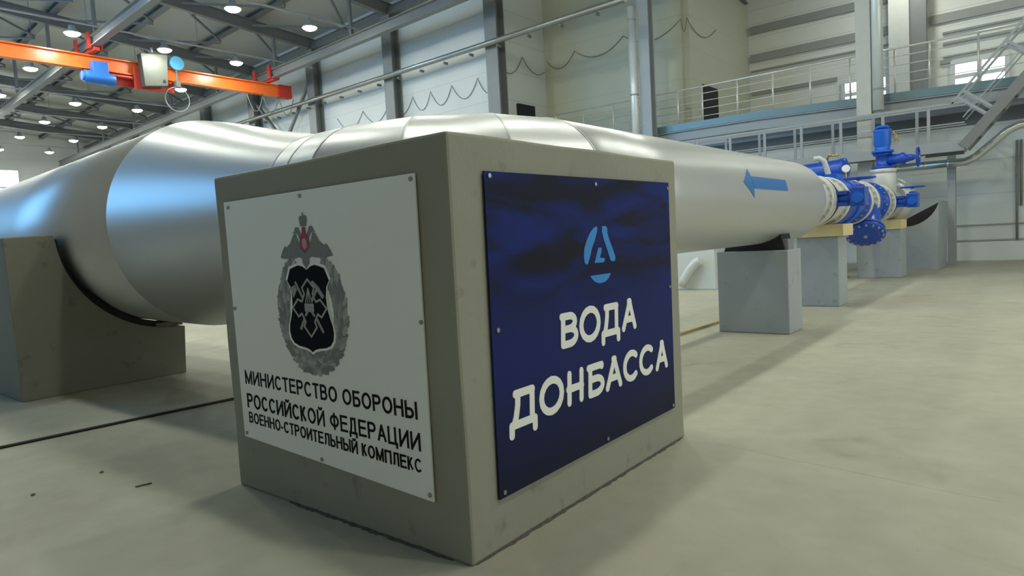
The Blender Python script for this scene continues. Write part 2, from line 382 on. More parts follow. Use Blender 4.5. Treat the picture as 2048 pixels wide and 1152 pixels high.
# roof steel: rafters, purlins, bracing
COLX = [-15.4 - 6.65 * i for i in range(8)]
RX = [11.2, 4.55, -2.1, -8.75] + COLX
def seg_struct(name, m, fn): return struct(mesh(name, m, None, fn))
for x in RX:
    yb = wl(18.4, x) if x < -15 else (22.4 if x < -9 else 29)
    seg_struct('roof_rafter', M['rsteel'], lambda b: b.ibeam((x, -6.9, roof_z(-6.9) - 0.48), (x, yb, roof_z(yb) - 0.48), 0.26, 0.55, 0.04, 0.06))
PY = [4.6, 8.0, 11.4, 14.8]
for y in PY:
    seg_struct('roof_purlin', M['rsteel'], lambda b: b.ibeam((12, wl(y - 0.0, 12) , roof_z(wl(y, 12)) - 0.13), (-67.9, wl(y, -67.9), roof_z(wl(y, -67.9)) - 0.13 + 0.0), 0.34, 0.22, 0.03, 0.05))
for i in range(len(RX) - 1):
    xa, xb = RX[i], RX[i + 1]
    if xa > -8: continue
    ys = [4.6, 8.0, 11.4, 14.8, 18.1]
    for k in range(4):
        a0, a1 = wl(ys[k], xa), wl(ys[k + 1], xb); mid = (xa + xb) / 2
        p = (xa - 0.15, wl(ys[k], xa), roof_z(wl(ys[k], xa)) - 0.42); q = (mid, wl(ys[k + 1], mid), roof_z(wl(ys[k + 1], mid)) - 0.42)
        seg_struct('roof_brace', M['rsteel'], lambda b: b.bar(p, q, 0.09, 0.09))
        p2 = (xb + 0.15, wl(ys[k], xb), roof_z(wl(ys[k], xb)) - 0.52)
        q2 = (mid, wl(ys[k + 1], mid), roof_z(wl(ys[k + 1], mid)) - 0.52)
        seg_struct('roof_brace', M['rsteel'], lambda b: b.bar(p2, q2, 0.09, 0.09))
# eaves beam on the column heads
seg_struct('eaves_beam', M['rsteel'], lambda b: b.ibeam((X1, wl(18.2, X1), 12.35), (-67.9, wl(18.2, -67.9), 12.05), 0.22, 0.35, 0.03, 0.05))

# ------------------------------------------------------------------ columns
ordw = ['nearest', 'second', 'third', 'fourth', 'fifth', 'sixth', 'seventh', 'eighth']
def icolumn(name, x, y, z1, wx, dy, m, label, z0=0.0):
    def fn(b):
        b.box(x - wx / 2, x + wx / 2, y - dy / 2, y - dy / 2 + 0.05, z0, z1)
        b.box(x - wx / 2, x + wx / 2, y + dy / 2 - 0.05, y + dy / 2, z0, z1)
        b.box(x - 0.035, x + 0.035, y - dy / 2 + 0.05, y + dy / 2 - 0.05, z0, z1)
    return tag(mesh(name, m, None, fn), label, 'column')
for i, x in enumerate(COLX):
    c = icolumn('steel_column', x, wl(18.24, x), roof_z(wl(18.24, x)) - 0.8, 0.62, 0.52, M['csteel'],
                'grey steel column on the white side wall, %s of its row counted from the recessed corner' % ordw[i])
# wall bracing between the third and fourth column
for p, q in (((-28.9, wl(18.1, -28.9), 10.5), (-31.9, wl(18.1, -31.9), 7.6)), ((-35.0, wl(18.1, -35), 10.5), (-31.9, wl(18.1, -31.9), 7.6)),
             ):
    seg_struct('wall_brace', M['steel'], lambda b: b.bar(p, q, 0.14, 0.14))
icolumn('steel_column', -9.72, 21.05, 12.0, 0.42, 0.42, M['lsteel'], 'grey column beside the white downpipe, standing left of the railing platform')
icolumn('steel_column', -2.40, 20.75, 12.2, 0.40, 0.40, M['cream'], 'pale column standing in front of the platform edge beside a shiny downpipe')
icolumn('steel_column', -0.27, 21.2, 3.15, 0.20, 0.26, M['lsteel'], 'short grey post under the catwalk at the foot of the stair')
def _farcol(b): b.box(-3.0, -2.30, 28.35, 28.9, 5.32, 12.4); b.box(-2.30, -1.76, 28.55, 28.9, 5.32, 12.4, 1)  # light and shade put into colour: pale lit part, grey shaded part
tag(mesh('wide_column', [M['cream'], M['csteel']], None, _farcol), 'wide column painted with a lit and a shaded part, on the platform by the windowed upper wall', 'column')
def downpipe(x, y, z0, z1, r, label, m):
    t = thing('downpipe', label, 'downpipe', (x, y, z0))
    mesh('pipe_tube', m, t, lambda b: b.tube([(x, y, z0), (x, y, z1)], r, 16))
    for z in (z0 + 0.6, (z0 + z1) / 2, z1 - 0.5):
        mesh('bracket', M['lsteel'], t, lambda b: b.lathe((x, y, z), (0, 0, 1), [(0, r + 0.015), (0.05, r + 0.015)], 16))
downpipe(-10.12, 20.75, 3.3, 9.75, 0.15, 'white downpipe with a cut top on the left face of the grey column', M['duct'])
downpipe(-2.03, 20.62, 4.65, 12.2, 0.155, 'shiny metal downpipe hanging beside the pale column at the platform edge', M['duct'])

# ------------------------------------------------------------------ lamps
def lamp(x, y, z, label):
    t = thing('high_bay_lamp', label, 'lamp', (x, y, z), 'high-bay lamps under the roof')
    mesh('housing', M['lsteel'], t, lambda b: b.lathe((x, y, z), (0, 0, 1), [(0.0, 0.30), (0.02, 0.31), (0.10, 0.22), (0.16, 0.13), (0.30, 0.12)], 20))
    mesh('lens', M['lens'], t, lambda b: b.lathe((x, y, z - 0.006), (0, 0, 1), [(-0.10, 0.10), (-0.075, 0.19), (-0.035, 0.255), (0.005, 0.28)], 16))
    mesh('hanger_rod', M['steel'], t, lambda b: b.tube([(x, y, z + 0.3), (x, y, z + 0.42)], 0.015, 6))
roww = ['fourth from the back wall', 'third from the back wall', 'second from the back wall', 'nearest the back wall']
LX = [-21.68 - 6.52 * i for i in range(7)]
for i, x in enumerate(LX):
    ys = [wl(v, x) for v in (3.35, 6.75, 10.30, 13.62)]
    rail = thing('lamp_rail', 'thin grey lamp rail across the hall roof, %s of its kind counted from the camera' % ordw[i], 'lamp rail', (x, 0, 11.0), 'lamp rails under the roof')
    mesh('rail', M['lsteel'], rail, lambda b: b.bar((x, -6.5, 11.0), (x, wl(17.9, x), 11.0), 0.05, 0.06))
    for yd in (-3.0, 5.0, 9.0, 13.5):
        mesh('drop_rod', M['steel'], rail, lambda b: b.tube([(x, yd, 11.02), (x, yd, roof_z(yd))], 0.012, 6))
    for k, y in enumerate(ys):
        lamp(x, y, 10.55, 'glowing high-bay lamp, %s, on the %s lamp rail from the camera' % (roww[k], ordw[i]))
for i, x in enumerate((-15.2, -8.7, -2.15, 4.4)):
    for k, v in enumerate((1.6, 5.0, 8.6, 12.2)):
        lamp(x, v, 10.55, 'glowing high-bay lamp above the picture, %s, %s' % (roww[k], ('over the recessed corner', 'over the wide pipe', 'over the straight pipe', 'over the open floor')[i]))

lamp(-2.4, 26.6, 11.4, 'unseen lamp added over the mezzanine to brighten its upper wall, left half')  # both mezzanine lamps are added out of view to brighten the upper back wall
lamp(2.6, 25.8, 11.4, 'unseen lamp added over the mezzanine to brighten its upper wall, right half')

# ------------------------------------------------------------------ crane, hoist, runways
def runway(label, W, z, x0, x1):
    t = thing('runway_beam', label, 'crane runway', (x0, wl(W, x0), z))
    mesh('beam', M['csteel'], t, lambda b: b.ibeam((x0, wl(W, x0), z), (x1, wl(W, x1), z), 0.30, 0.42, 0.035, 0.04))
    for x in COLX:
        yy = wl(W, x)
        mesh('hanger', M['rsteel'], t, lambda b: b.bar((x, yy, z + 0.2), (x, yy, roof_z(yy) - 0.7), 0.12, 0.16))
runway('long grey crane runway beam hanging above the middle of the hall', 7.75, 10.62, 9.0, -67.5)
runway('long grey crane runway beam running close along the columned wall', 16.0, 10.55, -11.5, -67.5)
GX = -29.77; GZ0, GZ1 = 9.62, 10.22
cr = thing('overhead_crane', 'orange travelling crane girder spanning the hall under the roof', 'crane', (GX, 9.0, GZ0))
mesh('girder', M['orange'], cr, lambda b: b.ibeam((GX, -3.5, (GZ0 + GZ1) / 2), (GX, 19.1, (GZ0 + GZ1) / 2), 0.34, GZ1 - GZ0, 0.05, 0.05))
for W in (7.75, 16.0):
    yy = wl(W, GX)
    def _ec(b):
        b.box(GX - 0.9, GX + 0.9, yy - 0.11, yy + 0.11, GZ1 + 0.02, GZ1 + 0.16)
        for dx in (-0.7, 0.7):
            b.box(GX + dx - 0.13, GX + dx + 0.13, yy - 0.26, yy - 0.19, GZ1 + 0.1, GZ1 + 0.75); b.box(GX + dx - 0.13, GX + dx + 0.13, yy + 0.19, yy + 0.26, GZ1 + 0.1, GZ1 + 0.75)
            for sy in (-0.16, 0.16): b.lathe((GX + dx, yy + sy - 0.03, GZ1 + 0.30), (0, 1, 0), [(0, 0.1), (0.06, 0.1)], 12)
    mesh('end_carriage', M['redp'], cr, _ec)
mesh('end_plate', M['redp'], cr, lambda b: b.box(GX - 0.19, GX + 0.19, 18.4, 19.14, GZ0 - 0.02, GZ1 + 0.03))
def _fest(b):
    y = 16.6
    for k in range(3):
        pts = [(GX + 0.05, y + 0.9 * t / 10, GZ0 - 0.9 * (1 - (2 * t / 10 - 1) ** 2)) for t in range(11)]
        b.tube(pts, 0.025, 6); y += 0.9
mesh('festoon_cable', M['cable'], cr, _fest)
ho = thing('electric_hoist', 'electric hoist with blue motor and grey control box on the orange girder', 'hoist', (GX, 11.0, GZ0))
HX = GX + 0.36
mesh('trolley', M['redp'], ho, lambda b: (b.box(GX - 0.3, GX - 0.22, 9.3, 13.1, GZ0 - 0.45, GZ0 + 0.2), b.box(GX + 0.22, GX + 0.3, 11.15, 12.3, GZ0 - 0.62, GZ0 + 0.3), b.box(GX - 0.22, GX + 0.22, 9.5, 12.8, GZ0 - 0.16, GZ0 - 0.08)))
def _motor(b):
    b.tube([(HX, 9.15, 9.25), (HX, 10.3, 9.2)], 0.26, 16); b.tube([(HX, 9.05, 9.25), (HX, 9.2, 9.25)], 0.2, 16)
    b.box(HX - 0.25, HX + 0.2, 9.45, 10.05, 9.3, 9.9)
mesh('drive_motor', M['hoist'], ho, _motor, 0.02)
cb = mesh('control_box', M['cab'], ho, lambda b: b.prism([(11.34, 10.5), (12.5, 10.62), (12.42, 9.22), (11.42, 9.08)], lambda u, v, d: (d, u, v), HX - 0.05, HX + 0.35), 0.02)
mesh('box_latch', M['bcable'], cb, lambda b: b.box(HX + 0.35, HX + 0.37, 12.2, 12.32, 9.35, 9.47))
mesh('warning_lamp', M['lsteel'], cb, lambda b: b.tube([(HX + 0.15, 11.9, 10.66), (HX + 0.15, 11.9, 10.85)], 0.06, 10))
def _pul(b):
    b.lathe((HX - 0.12, 13.05, 10.4), (1, 0, 0), [(0, 0.30), (0.03, 0.34), (0.09, 0.30), (0.15, 0.34), (0.20, 0.30)], 24)
mesh('pulley', M['hook'], ho, _pul)
mesh('hook_block', M['steel'], ho, lambda b: (b.tube([(HX, 13.0, 10.1), (HX, 13.0, 9.3)], 0.05, 8), b.box(HX - 0.12, HX + 0.12, 12.9, 13.1, 9.3, 9.6)))
mesh('sling_loop', M['lsteel'], ho, lambda b: (b.tube([(HX, 12.95 + 0.55 * sin(2 * pi * k / 24), 8.75 + 0.55 * cos(2 * pi * k / 24)) for k in range(24)], 0.02, 6, closed=True)))

# ------------------------------------------------------------------ pipe and cables on the wall
ct = thing('wall_conduit', 'grey round conduit running along the columned wall below the crane runway', 'conduit', (-22, wl(17.7, -22), 9.2))
mesh('conduit_tube', M['zinc'], ct, lambda b: b.tube([(-38, wl(17.72, -38), 9.42), (-24, wl(17.72, -24), 9.28), (-9.0, wl(17.72, -9), 9.16)], 0.11, 14))
for k in range(18):
    x = -10.2 - 1.55 * k
    mesh('clip', M['steel'], ct, lambda b: b.bar((x, wl(17.72, x), 9.02), (x, wl(17.95, x), 9.02), 0.06, 0.1))
def drape(label, P, sag, x_of):
    pts = []
    for i in range(len(P) - 1):
        a = Vector(P[i]); c = Vector(P[i + 1])
        for t in range(10):
            u = t / 10; p = a.lerp(c, u); p.z -= sag * 4 * u * (1 - u); pts.append(p)
    pts.append(Vector(P[-1]))
    tag(mesh('draped_cable', M['cable'], None, lambda b: b.tube(pts, 0.015, 6)), label, 'cable')
drape('thin cable hanging in swags on the white wall between the columns', [(x, wl(18.52, x), 8.28) for x in (-15.6, -16.75, -18.35, -19.75, -21.0, -22.8, -24.9, -27.2)], 0.72, None)
drape('thin cable hanging in one swag on the pale return wall beside the black vent', [(X1 + 0.04, 19.7, 8.35), (X1 + 0.04, 20.95, 9.1), (X1 + 0.04, 22.5, 8.7)], 0.35, None)
drape('thin cable hanging in swags across the cream recessed wall', [(x, Y2 - 0.04, z) for x, z in ((-15.3, 9.15), (-13.85, 9.3), (-11.5, 9.38), (-9.0, 9.45))] + [(X2 + 0.03, Y2 - 0.03, 9.44), (X2 + 0.04, 25.4, 9.55)], 0.5, None)
tag(boxo('vent_box', M['dark'], None, X1 + 0.0, X1 + 0.12, 20.42, 21.56, 6.45, 7.1), 'black rectangular vent box on the white wall above the pipe', 'vent')

# ------------------------------------------------------------------ mezzanine platform, railing, catwalk, stair
PZ = 5.25
pl = thing('mezzanine_platform', 'grey mezzanine platform with teal edge plate in front of the upper wall', 'platform', (-3, 21.6, PZ))
def pz(x): return PZ - 0.027 * max(0.0, x + 6.0)          # the platform edge falls slightly to the right
def _pdeck(b):
    for xa, xb in ((-8.78, -6.0), (-6.0, 9.9)):
        b.add([(x, y, pz(x) + d) for x in (xa, xb) for y in (21.55, Y3 - 0.01) for d in (-0.1, 0.06)], [(0, 1, 3, 2), (4, 6, 7, 5), (0, 4, 5, 1), (2, 3, 7, 6), (0, 2, 6, 4), (1, 5, 7, 3)])
mesh('deck', M['lsteel'], pl, lambda b: (_pdeck(b), b.box(-15.3, -8.78, 21.55, Y2 - 0.01, PZ - 0.1, PZ + 0.06)))
mesh('edge_plate', M['teal'], pl, lambda b: (b.bar((-10.3, 21.52, PZ - 0.02), (-6, 21.52, PZ - 0.02), 0.04, 0.24), b.bar((-6, 21.52, pz(-6) - 0.02), (9.9, 21.52, pz(9.9) - 0.02), 0.04, 0.24)))
mesh('edge_beam', M['lsteel'], pl, lambda b: (b.ibeam((-15.3, 21.62, PZ - 0.33), (-6, 21.62, PZ - 0.33), 0.22, 0.36, 0.03, 0.03), b.ibeam((-6, 21.62, PZ - 0.33), (9.9, 21.62, pz(9.9) - 0.33), 0.22, 0.36, 0.03, 0.03)))
for x in (-8.5, -2.3, 4.0, 10.2):
    mesh('platform_bracket', M['csteel'], pl, lambda b: b.box(x - 0.08, x + 0.08, 21.74, 22.58, pz(x) - 0.5, pz(x) - 0.12))
rl = thing('platform_railing', 'polished steel railing along the mezzanine platform edge', 'railing', (-6, 21.7, PZ))
for x in [-14.4, -13.0, -11.6, -10.2, -8.85, -7.9, -6.62, -5.4, -4.2, -3.0, -1.75, -0.85, 0.35, 1.6, 2.8, 4.0]:
    mesh('post', M['stainless'], rl, lambda b: b.tube([(x, 21.7, pz(x) + 0.06), (x, 21.7, PZ + 1.32)], 0.03, 10))
mesh('top_rail', M['stainless'], rl, lambda b: b.tube([(-14.4, 21.7, PZ + 1.34), (4.0, 21.7, PZ + 1.34)], 0.032, 10))
for k in range(4):
    mesh('mid_rail', M['stainless'], rl, lambda b: b.tube([(-14.4, 21.7, PZ + 0.28 + 0.27 * k), (4.0, 21.7, PZ + 0.28 + 0.27 * k)], 0.014, 8))

CY0, CY1, CZ = 19.95, 20.5, 3.42
cw = thing('catwalk', 'grey steel catwalk with railing running under the mezzanine behind the blue valves', 'catwalk', (-4, 20.2, CZ))
mesh('side_beam', M['lsteel'], cw, lambda b: (b.box(-12, 0.15, CY0, CY0 + 0.06, CZ - 0.26, CZ + 0.02), b.box(-12, 0.15, CY1, CY1 + 0.06, CZ - 0.26, CZ + 0.02)))
mesh('walk_plate', M['steel'], cw, lambda b: b.box(-12, 0.15, CY0 + 0.06, CY1, CZ - 0.06, CZ - 0.03))
for yy, off in ((CY0 + 0.03, 0.0), (CY1 + 0.03, 0.35)):
    for k in range(11):
        x = -0.68 - 1.12 * k - off
        if x < -12: continue
        mesh('post', M['lsteel'], cw, lambda b: b.box(x - 0.04, x + 0.04, yy - 0.02, yy + 0.02, CZ + 0.02, CZ + 1.02))
    mesh('handrail', M['lsteel'], cw, lambda b: b.box(-12, 0.15, yy - 0.03, yy + 0.03, CZ + 1.0, CZ + 1.07))
    mesh('knee_rail', M['lsteel'], cw, lambda b: b.box(-12, 0.15, yy - 0.012, yy + 0.012, CZ + 0.48, CZ + 0.51))
for x in (-9.0, -4.6):
    mesh('support_post', M['csteel'], cw, lambda b: b.box(x - 0.08, x + 0.08, CY1 - 0.3, CY1 - 0.14, 0, CZ - 0.26))
st = thing('steel_stair', 'grey steel stair climbing right from the catwalk with crossed railing posts', 'stair', (0.2, 20.2, CZ))
SD = Vector((1.27, 0, 1.52)).normalized(); SN = Vector((-SD.z, 0, SD.x))
s0 = Vector((0.12, 0, 3.26))
for yy in (CY0 - 0.03, CY1 + 0.1):
    mesh('stringer', M['csteel'], st, lambda b: b.bar(s0 + Vector((0, yy, 0)), s0 + SD * 4.2 + Vector((0, yy, 0)), 0.05, 0.26, 0, SN))
    h0 = s0 + SN * 0.95 + SD * 0.75
    mesh('handrail', M['lsteel'], st, lambda b: (b.bar(Vector((0.15, yy, CZ + 1.03)), h0 + Vector((0, yy, 0)), 0.05, 0.06), b.bar(h0 + Vector((0, yy, 0)), h0 + SD * 3.6 + Vector((0, yy, 0)), 0.05, 0.06, 0, SN)))
    mesh('knee_rail', M['lsteel'], st, lambda b: b.bar(s0 + SN * 0.5 + SD * 0.6 + Vector((0, yy, 0)), s0 + SN * 0.5 + SD * 4.2 + Vector((0, yy, 0)), 0.025, 0.03, 0, SN))
    for t in (0.95, 1.15, 2.6, 3.9):
        mesh('post', M['lsteel'], st, lambda b: b.bar(s0 + SD * t + SN * 0.1 + Vector((0, yy, 0)), s0 + SD * t + SN * 0.97 + Vector((0, yy, 0)), 0.04, 0.07, 0, SD))
for k in range(9):
    p = s0 + SD * (0.35 + 0.42 * k)
    mesh('tread', M['steel'], st, lambda b: b.box(p.x - 0.14, p.x + 0.14, CY0 + 0.0, CY1 + 0.07, p.z - 0.02, p.z + 0.015))
du = thing('air_duct', 'shiny foil-clad air duct running below the catwalk and up beside the stair', 'duct', (0, 20.8, 2.9))
mesh('duct_tube', M['galv'], du, lambda b: b.tube([(-2.2, 20.78, 2.90), (0.10, 20.78, 2.90), (0.34, 20.78, 3.0), (1.05, 20.78, 3.62), (1.3, 20.78, 3.74), (4.5, 20.78, 3.78)], 0.115, 16))
for x in (-1.6, -0.9, -0.35):
    mesh('joint_band', M['galv'], du, lambda b: b.lathe((x, 20.78, 2.90), (1, 0, 0), [(0, 0.125), (0.05, 0.125)], 16))
mesh('cable_tray', M['bcable'], cw, lambda b: b.bar((-0.75, CY0 - 0.06, 3.10), (0.15, CY0 - 0.06, 3.10), 0.06, 0.09))
tag(mesh('wall_pipe', M['csteel'], None, lambda b: (b.tube([(1.20, Y2 - 0.06, 0.6), (1.20, Y2 - 0.06, 3.5)], 0.03, 8), b.tube([(1.30, Y2 - 0.06, 1.6), (1.30, Y2 - 0.06, 3.5)], 0.03, 8))), 'thin grey twin pipe running up the lower wall at the right edge', 'pipe')

# ------------------------------------------------------------------ concrete block with its two signs
BX, BY, BH = 1.964, 2.20, 1.90
def rough_block(name, m, x0, x1, y0, y1, z1, amp=0.006, cuts=12):
    bm = bmesh.new()
    bmesh.ops.create_cube(bm, size=1.0)
    bmesh.ops.subdivide_edges(bm, edges=bm.edges[:], cuts=cuts, use_grid_fill=True)
    for v in bm.verts:
        v.co = Vector((x0 + (v.co.x + 0.5) * (x1 - x0), y0 + (v.co.y + 0.5) * (y1 - y0), (v.co.z + 0.5) * z1))
    bm.edges.ensure_lookup_table()
    bmesh.ops.bevel(bm, geom=[e for e in bm.edges if e.is_manifold and e.calc_face_angle(0) > 1.0], offset=0.016, segments=2, affect='EDGES', profile=0.5)
    for v in bm.verts:
        n = noise.noise_vector(v.co * 1.7) * amp
        if v.co.z > 0.03: v.co += n
    me = bpy.data.meshes.new(name); bm.to_mesh(me); bm.free(); me.materials.append(m)
    for p in me.polygons: p.use_smooth = False
    o = bpy.data.objects.new(name, me); COL.objects.link(o); return o
blk = thing('thrust_block', 'large grey concrete block around the pipe bend carrying two signs', 'concrete block', (-BX / 2, BY / 2, 0))
o = rough_block('block_body', M['block'], -BX, 0, 0, BY, BH); o.parent = blk; o.matrix_parent_inverse = Matrix.Translation(-Vector(blk.location))
def _joint(mp, a0, a1, seed):
    """one ragged strip of broken mortar along the foot of the block"""
    def fn(b):
        rnd = random.Random(seed); n = 60; T, B = [], []
        for k in range(n + 1):
            u = a0 + (a1 - a0) * k / n; e = min(1, k / 4, (n - k) / 4)
            T.append((u, 0.003 + e * rnd.uniform(0.002, 0.013) * (1.6 if rnd.random() < 0.15 else 1))); B.append(e * rnd.uniform(0.001, 0.014))
        R = [[mp(u, 0.0, -0.006), mp(u, z, -0.006), mp(u, z * 0.7, d * 0.5 + 0.002), mp(u, 0.0, d + 0.002)] for (u, z), d in zip(T, B)]
        b.rings(R, True, 0, False)
    return fn
mesh('base_joint', M['grout'], blk, _joint(lambda u, v, d: (u, -d, v), -1.42, -0.12, 3))
mesh('base_joint', M['grout'], blk, _joint(lambda u, v, d: (d, u, v), 0.03, 2.15, 8))

PLX = lambda u, v, d: (u, -d, v)          # left face: u = x, v = z, raised towards -y
PRX = lambda u, v, d: (d, u, v)           # right face: u = y, v = z, raised towards +x
_LAY = [0]
def stroke(b, pts, w, mp, d0, d1, mi=0, closed=False, rnd=True):
    k = len(pts)
    def nx():
        _LAY[0] = (_LAY[0] + 1) % 400; return d1 + 0.000004 * _LAY[0]
    for i in range(k if closed else k - 1):
        a = Vector(pts[i]).to_2d() if len(pts[i]) > 2 else Vector(pts[i]); c = Vector(pts[(i + 1) % k])
        d = c - a; L_ = d.length
        if L_ < 1e-6: continue
        n = Vector((-d.y, d.x)) / L_ * w / 2
        b.prism([a + n, a - n, c - n, c + n], mp, d0, nx(), mi)
    if rnd:
        for p in pts: b.prism([(p[0] + w / 2 * cos(t * pi / 6), p[1] + w / 2 * sin(t * pi / 6)) for t in range(12)], mp, d0, nx(), mi)
def arcp(cx, cz, a, c, t0, t1, n=16): return [(cx + a * cos(radians(t0 + (t1 - t0) * i / n)), cz + c * sin(radians(t0 + (t1 - t0) * i / n))) for i in range(n + 1)]

# --- white sign on the shaded face
sg = thing('white_sign', 'white sign with a silver crest and black lettering on the shaded block face', 'sign', (-1.0, 0, 0.28))
PD = 0.014
def _wp(b): b.prism([(-1.825, 0.335), (-0.205, 0.258), (-0.193, 1.744), (-1.842, 1.744)], PLX, 0.006, PD)
mesh('sign_panel', M['white'], sg, _wp)
for u, v in ((-1.792, 1.711), (-1.063, 1.718), (-0.216, 1.720), (-0.209, 1.084), (-1.812, 1.113), (-0.226, 0.288), (-1.046, 0.318), (-1.795, 0.359)):
    mesh('screw', M['screw'], sg, lambda b: b.prism([(u + 0.011 * cos(t * pi / 5), v + 0.011 * sin(t * pi / 5)) for t in range(10)], PLX, PD, PD + 0.006))
ADV = {'М': .83, 'И': .72, 'Й': .72, 'Н': .72, 'С': .72, 'Т': .62, 'Е': .66, 'Р': .67, 'В': .67, 'О': .78, 'Б': .66, 'Ы': .88, 'К': .60, 'Ф': .80, 'Д': .70, 'А': .70, 'Ц': .75, 'Л': .68, 'Ь': .65, 'П': .72, '-': .36, ' ': .32}
def sans(b, ch, u0, W_, z0, H_, w, d0, d1):
    """plain sans capitals made of flat strokes"""
    h = w / 2
    G = lambda p: (u0 + h + p[0] * (W_ - w), z0 + h + p[1] * (H_ - w))
    def s(*pts): 
        q = [Vector(G(p)) for p in pts]
        stroke(b, q, w, PLX, d0, d1, 0, False, False)
        for p in q[1:-1]: b.prism([(p.x + h * cos(t * pi / 4), p.y + h * sin(t * pi / 4)) for t in range(8)], PLX, d0, d1 - 0.00002)
    def v(x, y0=0.0, y1=1.0):                                   # upright with square ends
        a = G((x, y0)); c = G((x, y1)); stroke(b, [(a[0], a[1] - h), (c[0], c[1] + h)], w, PLX, d0, d1, 0, False, False)
    def hz(y, x0=0.0, x1=1.0):
        a = G((x0, y)); c = G((x1, y)); stroke(b, [(a[0] - h, a[1]), (c[0] + h, c[1])], w * 0.92, PLX, d0, d1, 0, False, False)
    def dg(x0, y0, x1, y1):                                     # diagonal stretched to the cap lines
        a = Vector(G((x0, y0))); c = Vector(G((x1, y1))); e = (c - a).normalized() * h * 0.8; stroke(b, [a - e, c + e], w, PLX, d0, d1, 0, False, False)
    ar = lambda cx, cy, a, c, t0, t1: [(cx + a * cos(radians(t0 + (t1 - t0) * i / 14)), cy + c * sin(radians(t0 + (t1 - t0) * i / 14))) for i in range(15)]
    if ch == 'О': s(*ar(.5, .5, .5, .5, 0, 180)); s(*ar(.5, .5, .5, .5, 178, 362))
    elif ch == 'С': s(*ar(.52, .5, .52, .5, 40, 320))
    elif ch in 'ИЙ':
        v(0); v(1); dg(0.02, 0.03, 0.98, 0.97)
        if ch == 'Й': s(*[(x, y + 0.30) for x, y in ar(.5, .98, .24, .13, 190, 350)])
    elif ch == 'Н': v(0); v(1); hz(.53)
    elif ch == 'П': v(0); v(1); hz(1)
    elif ch == 'М': v(0); v(1); dg(0.02, 0.97, 0.5, 0.03); dg(0.98, 0.97, 0.5, 0.03)
    elif ch == 'Т': v(.5); hz(1)
    elif ch == 'Е': v(0); hz(1); hz(.53, 0, .92); hz(0)
    elif ch == 'Р': v(0); s((0, 1), (.55, 1), *ar(.60, .745, .40, .255, 88, -88), (.55, .49), (0, .49))
    elif ch == 'В': v(0); s((0, 1), (.5, 1), *ar(.52, .765, .40, .235, 88, -88), (0, .53)); s((.5, .53), *ar(.56, .265, .44, .265, 88, -88), (0, 0))
    elif ch in 'БЬЫ':
        k = .66 if ch == 'Ы' else 1.0
        v(0); s((0, .56), (.55 * k, .56), *ar(.56 * k, .28, .44 * k, .28, 88, -88), (.55 * k, 0), (0, 0))
        if ch == 'Б': hz(1, 0, .9)
        if ch == 'Ы': v(1)
    elif ch == 'К': v(0); s((0.05, .5), (.30, .54), (.62, .90), (.95, 1)); s((.28, .53), (.98, 0.0))
    elif ch == 'Ф': v(.5, -.02, 1.02); s(*ar(.5, .52, .5, .36, 0, 180)); s(*ar(.5, .52, .5, .36, 178, 362))
    elif ch == 'А': dg(.0, .02, .5, .98); dg(1, .02, .5, .98); hz(.33, .22, .78)
    elif ch == 'Л': v(1); hz(1, .26, 1); s((.26, 1), (.24, .45), (.17, .08), (0, 0))
    elif ch == 'Д': hz(.0, .0, 1); v(.82, 0, 1); hz(1, .26, .82); s((.26, 1), (.24, .5), (.10, 0.0)); v(0, -.22, 0); v(1, -.22, 0)
    elif ch == 'Ц': v(0); v(.84); hz(0, 0, 1); v(1, -.22, 0)
    elif ch == '-': hz(.36, .1, .9)
def text_obj(body, m, parent, u0, v0, v0b, width, height, name, w):
    """three printed lines, the baseline sinking slightly to the right as on the sign"""
    tot = sum(ADV[c] for c in body); k = width / tot; x = u0
    for word in body.split(' '):
        b = MB()
        for c in word:
            a = ADV[c] * k
            sans(b, c, x + 0.055 * k, a - 0.11 * k, v0 + (v0b - v0) * (x - u0) / width, height, w, PD, PD + 0.0012)
            x += a
        b.build(name, m, parent); x += ADV[' '] * k
text_obj('МИНИСТЕРСТВО ОБОРОНЫ', M['black'], sg, -1.770, 0.662, 0.630, 1.50, 0.083, 'lettering', 0.0135)
text_obj('РОССИЙСКОЙ ФЕДЕРАЦИИ', M['black'], sg, -1.767, 0.519, 0.482, 1.505, 0.087, 'lettering', 0.0135)
text_obj('ВОЕННО-СТРОИТЕЛЬНЫЙ КОМПЛЕКС', M['black'], sg, -1.760, 0.428, 0.380, 1.495, 0.066, 'lettering', 0.0105)
# crest
XC, ZC = -1.050, 1.115
cst = MB()
half = [(0.0, 1.332), (0.035, 1.350), (0.075, 1.357), (0.115, 1.348), (0.152, 1.338), (0.186, 1.275), (0.160, 1.243), (0.150, 1.19), (0.155, 1.13), (0.172, 1.08), (0.190, 1.04), (0.195, 1.0), (0.186, 0.965), (0.160, 0.938), (0.120, 0.925), (0.06, 0.918), (0.025, 0.910), (0.0, 0.897)]
sh = [(XC + a, z) for a, z in half] + [(XC - a, z) for a, z in half[-2:0:-1]]
shb = [(XC + (x - XC) * 1.075, ZC + (z - ZC) * 1.06) for x, z in sh]
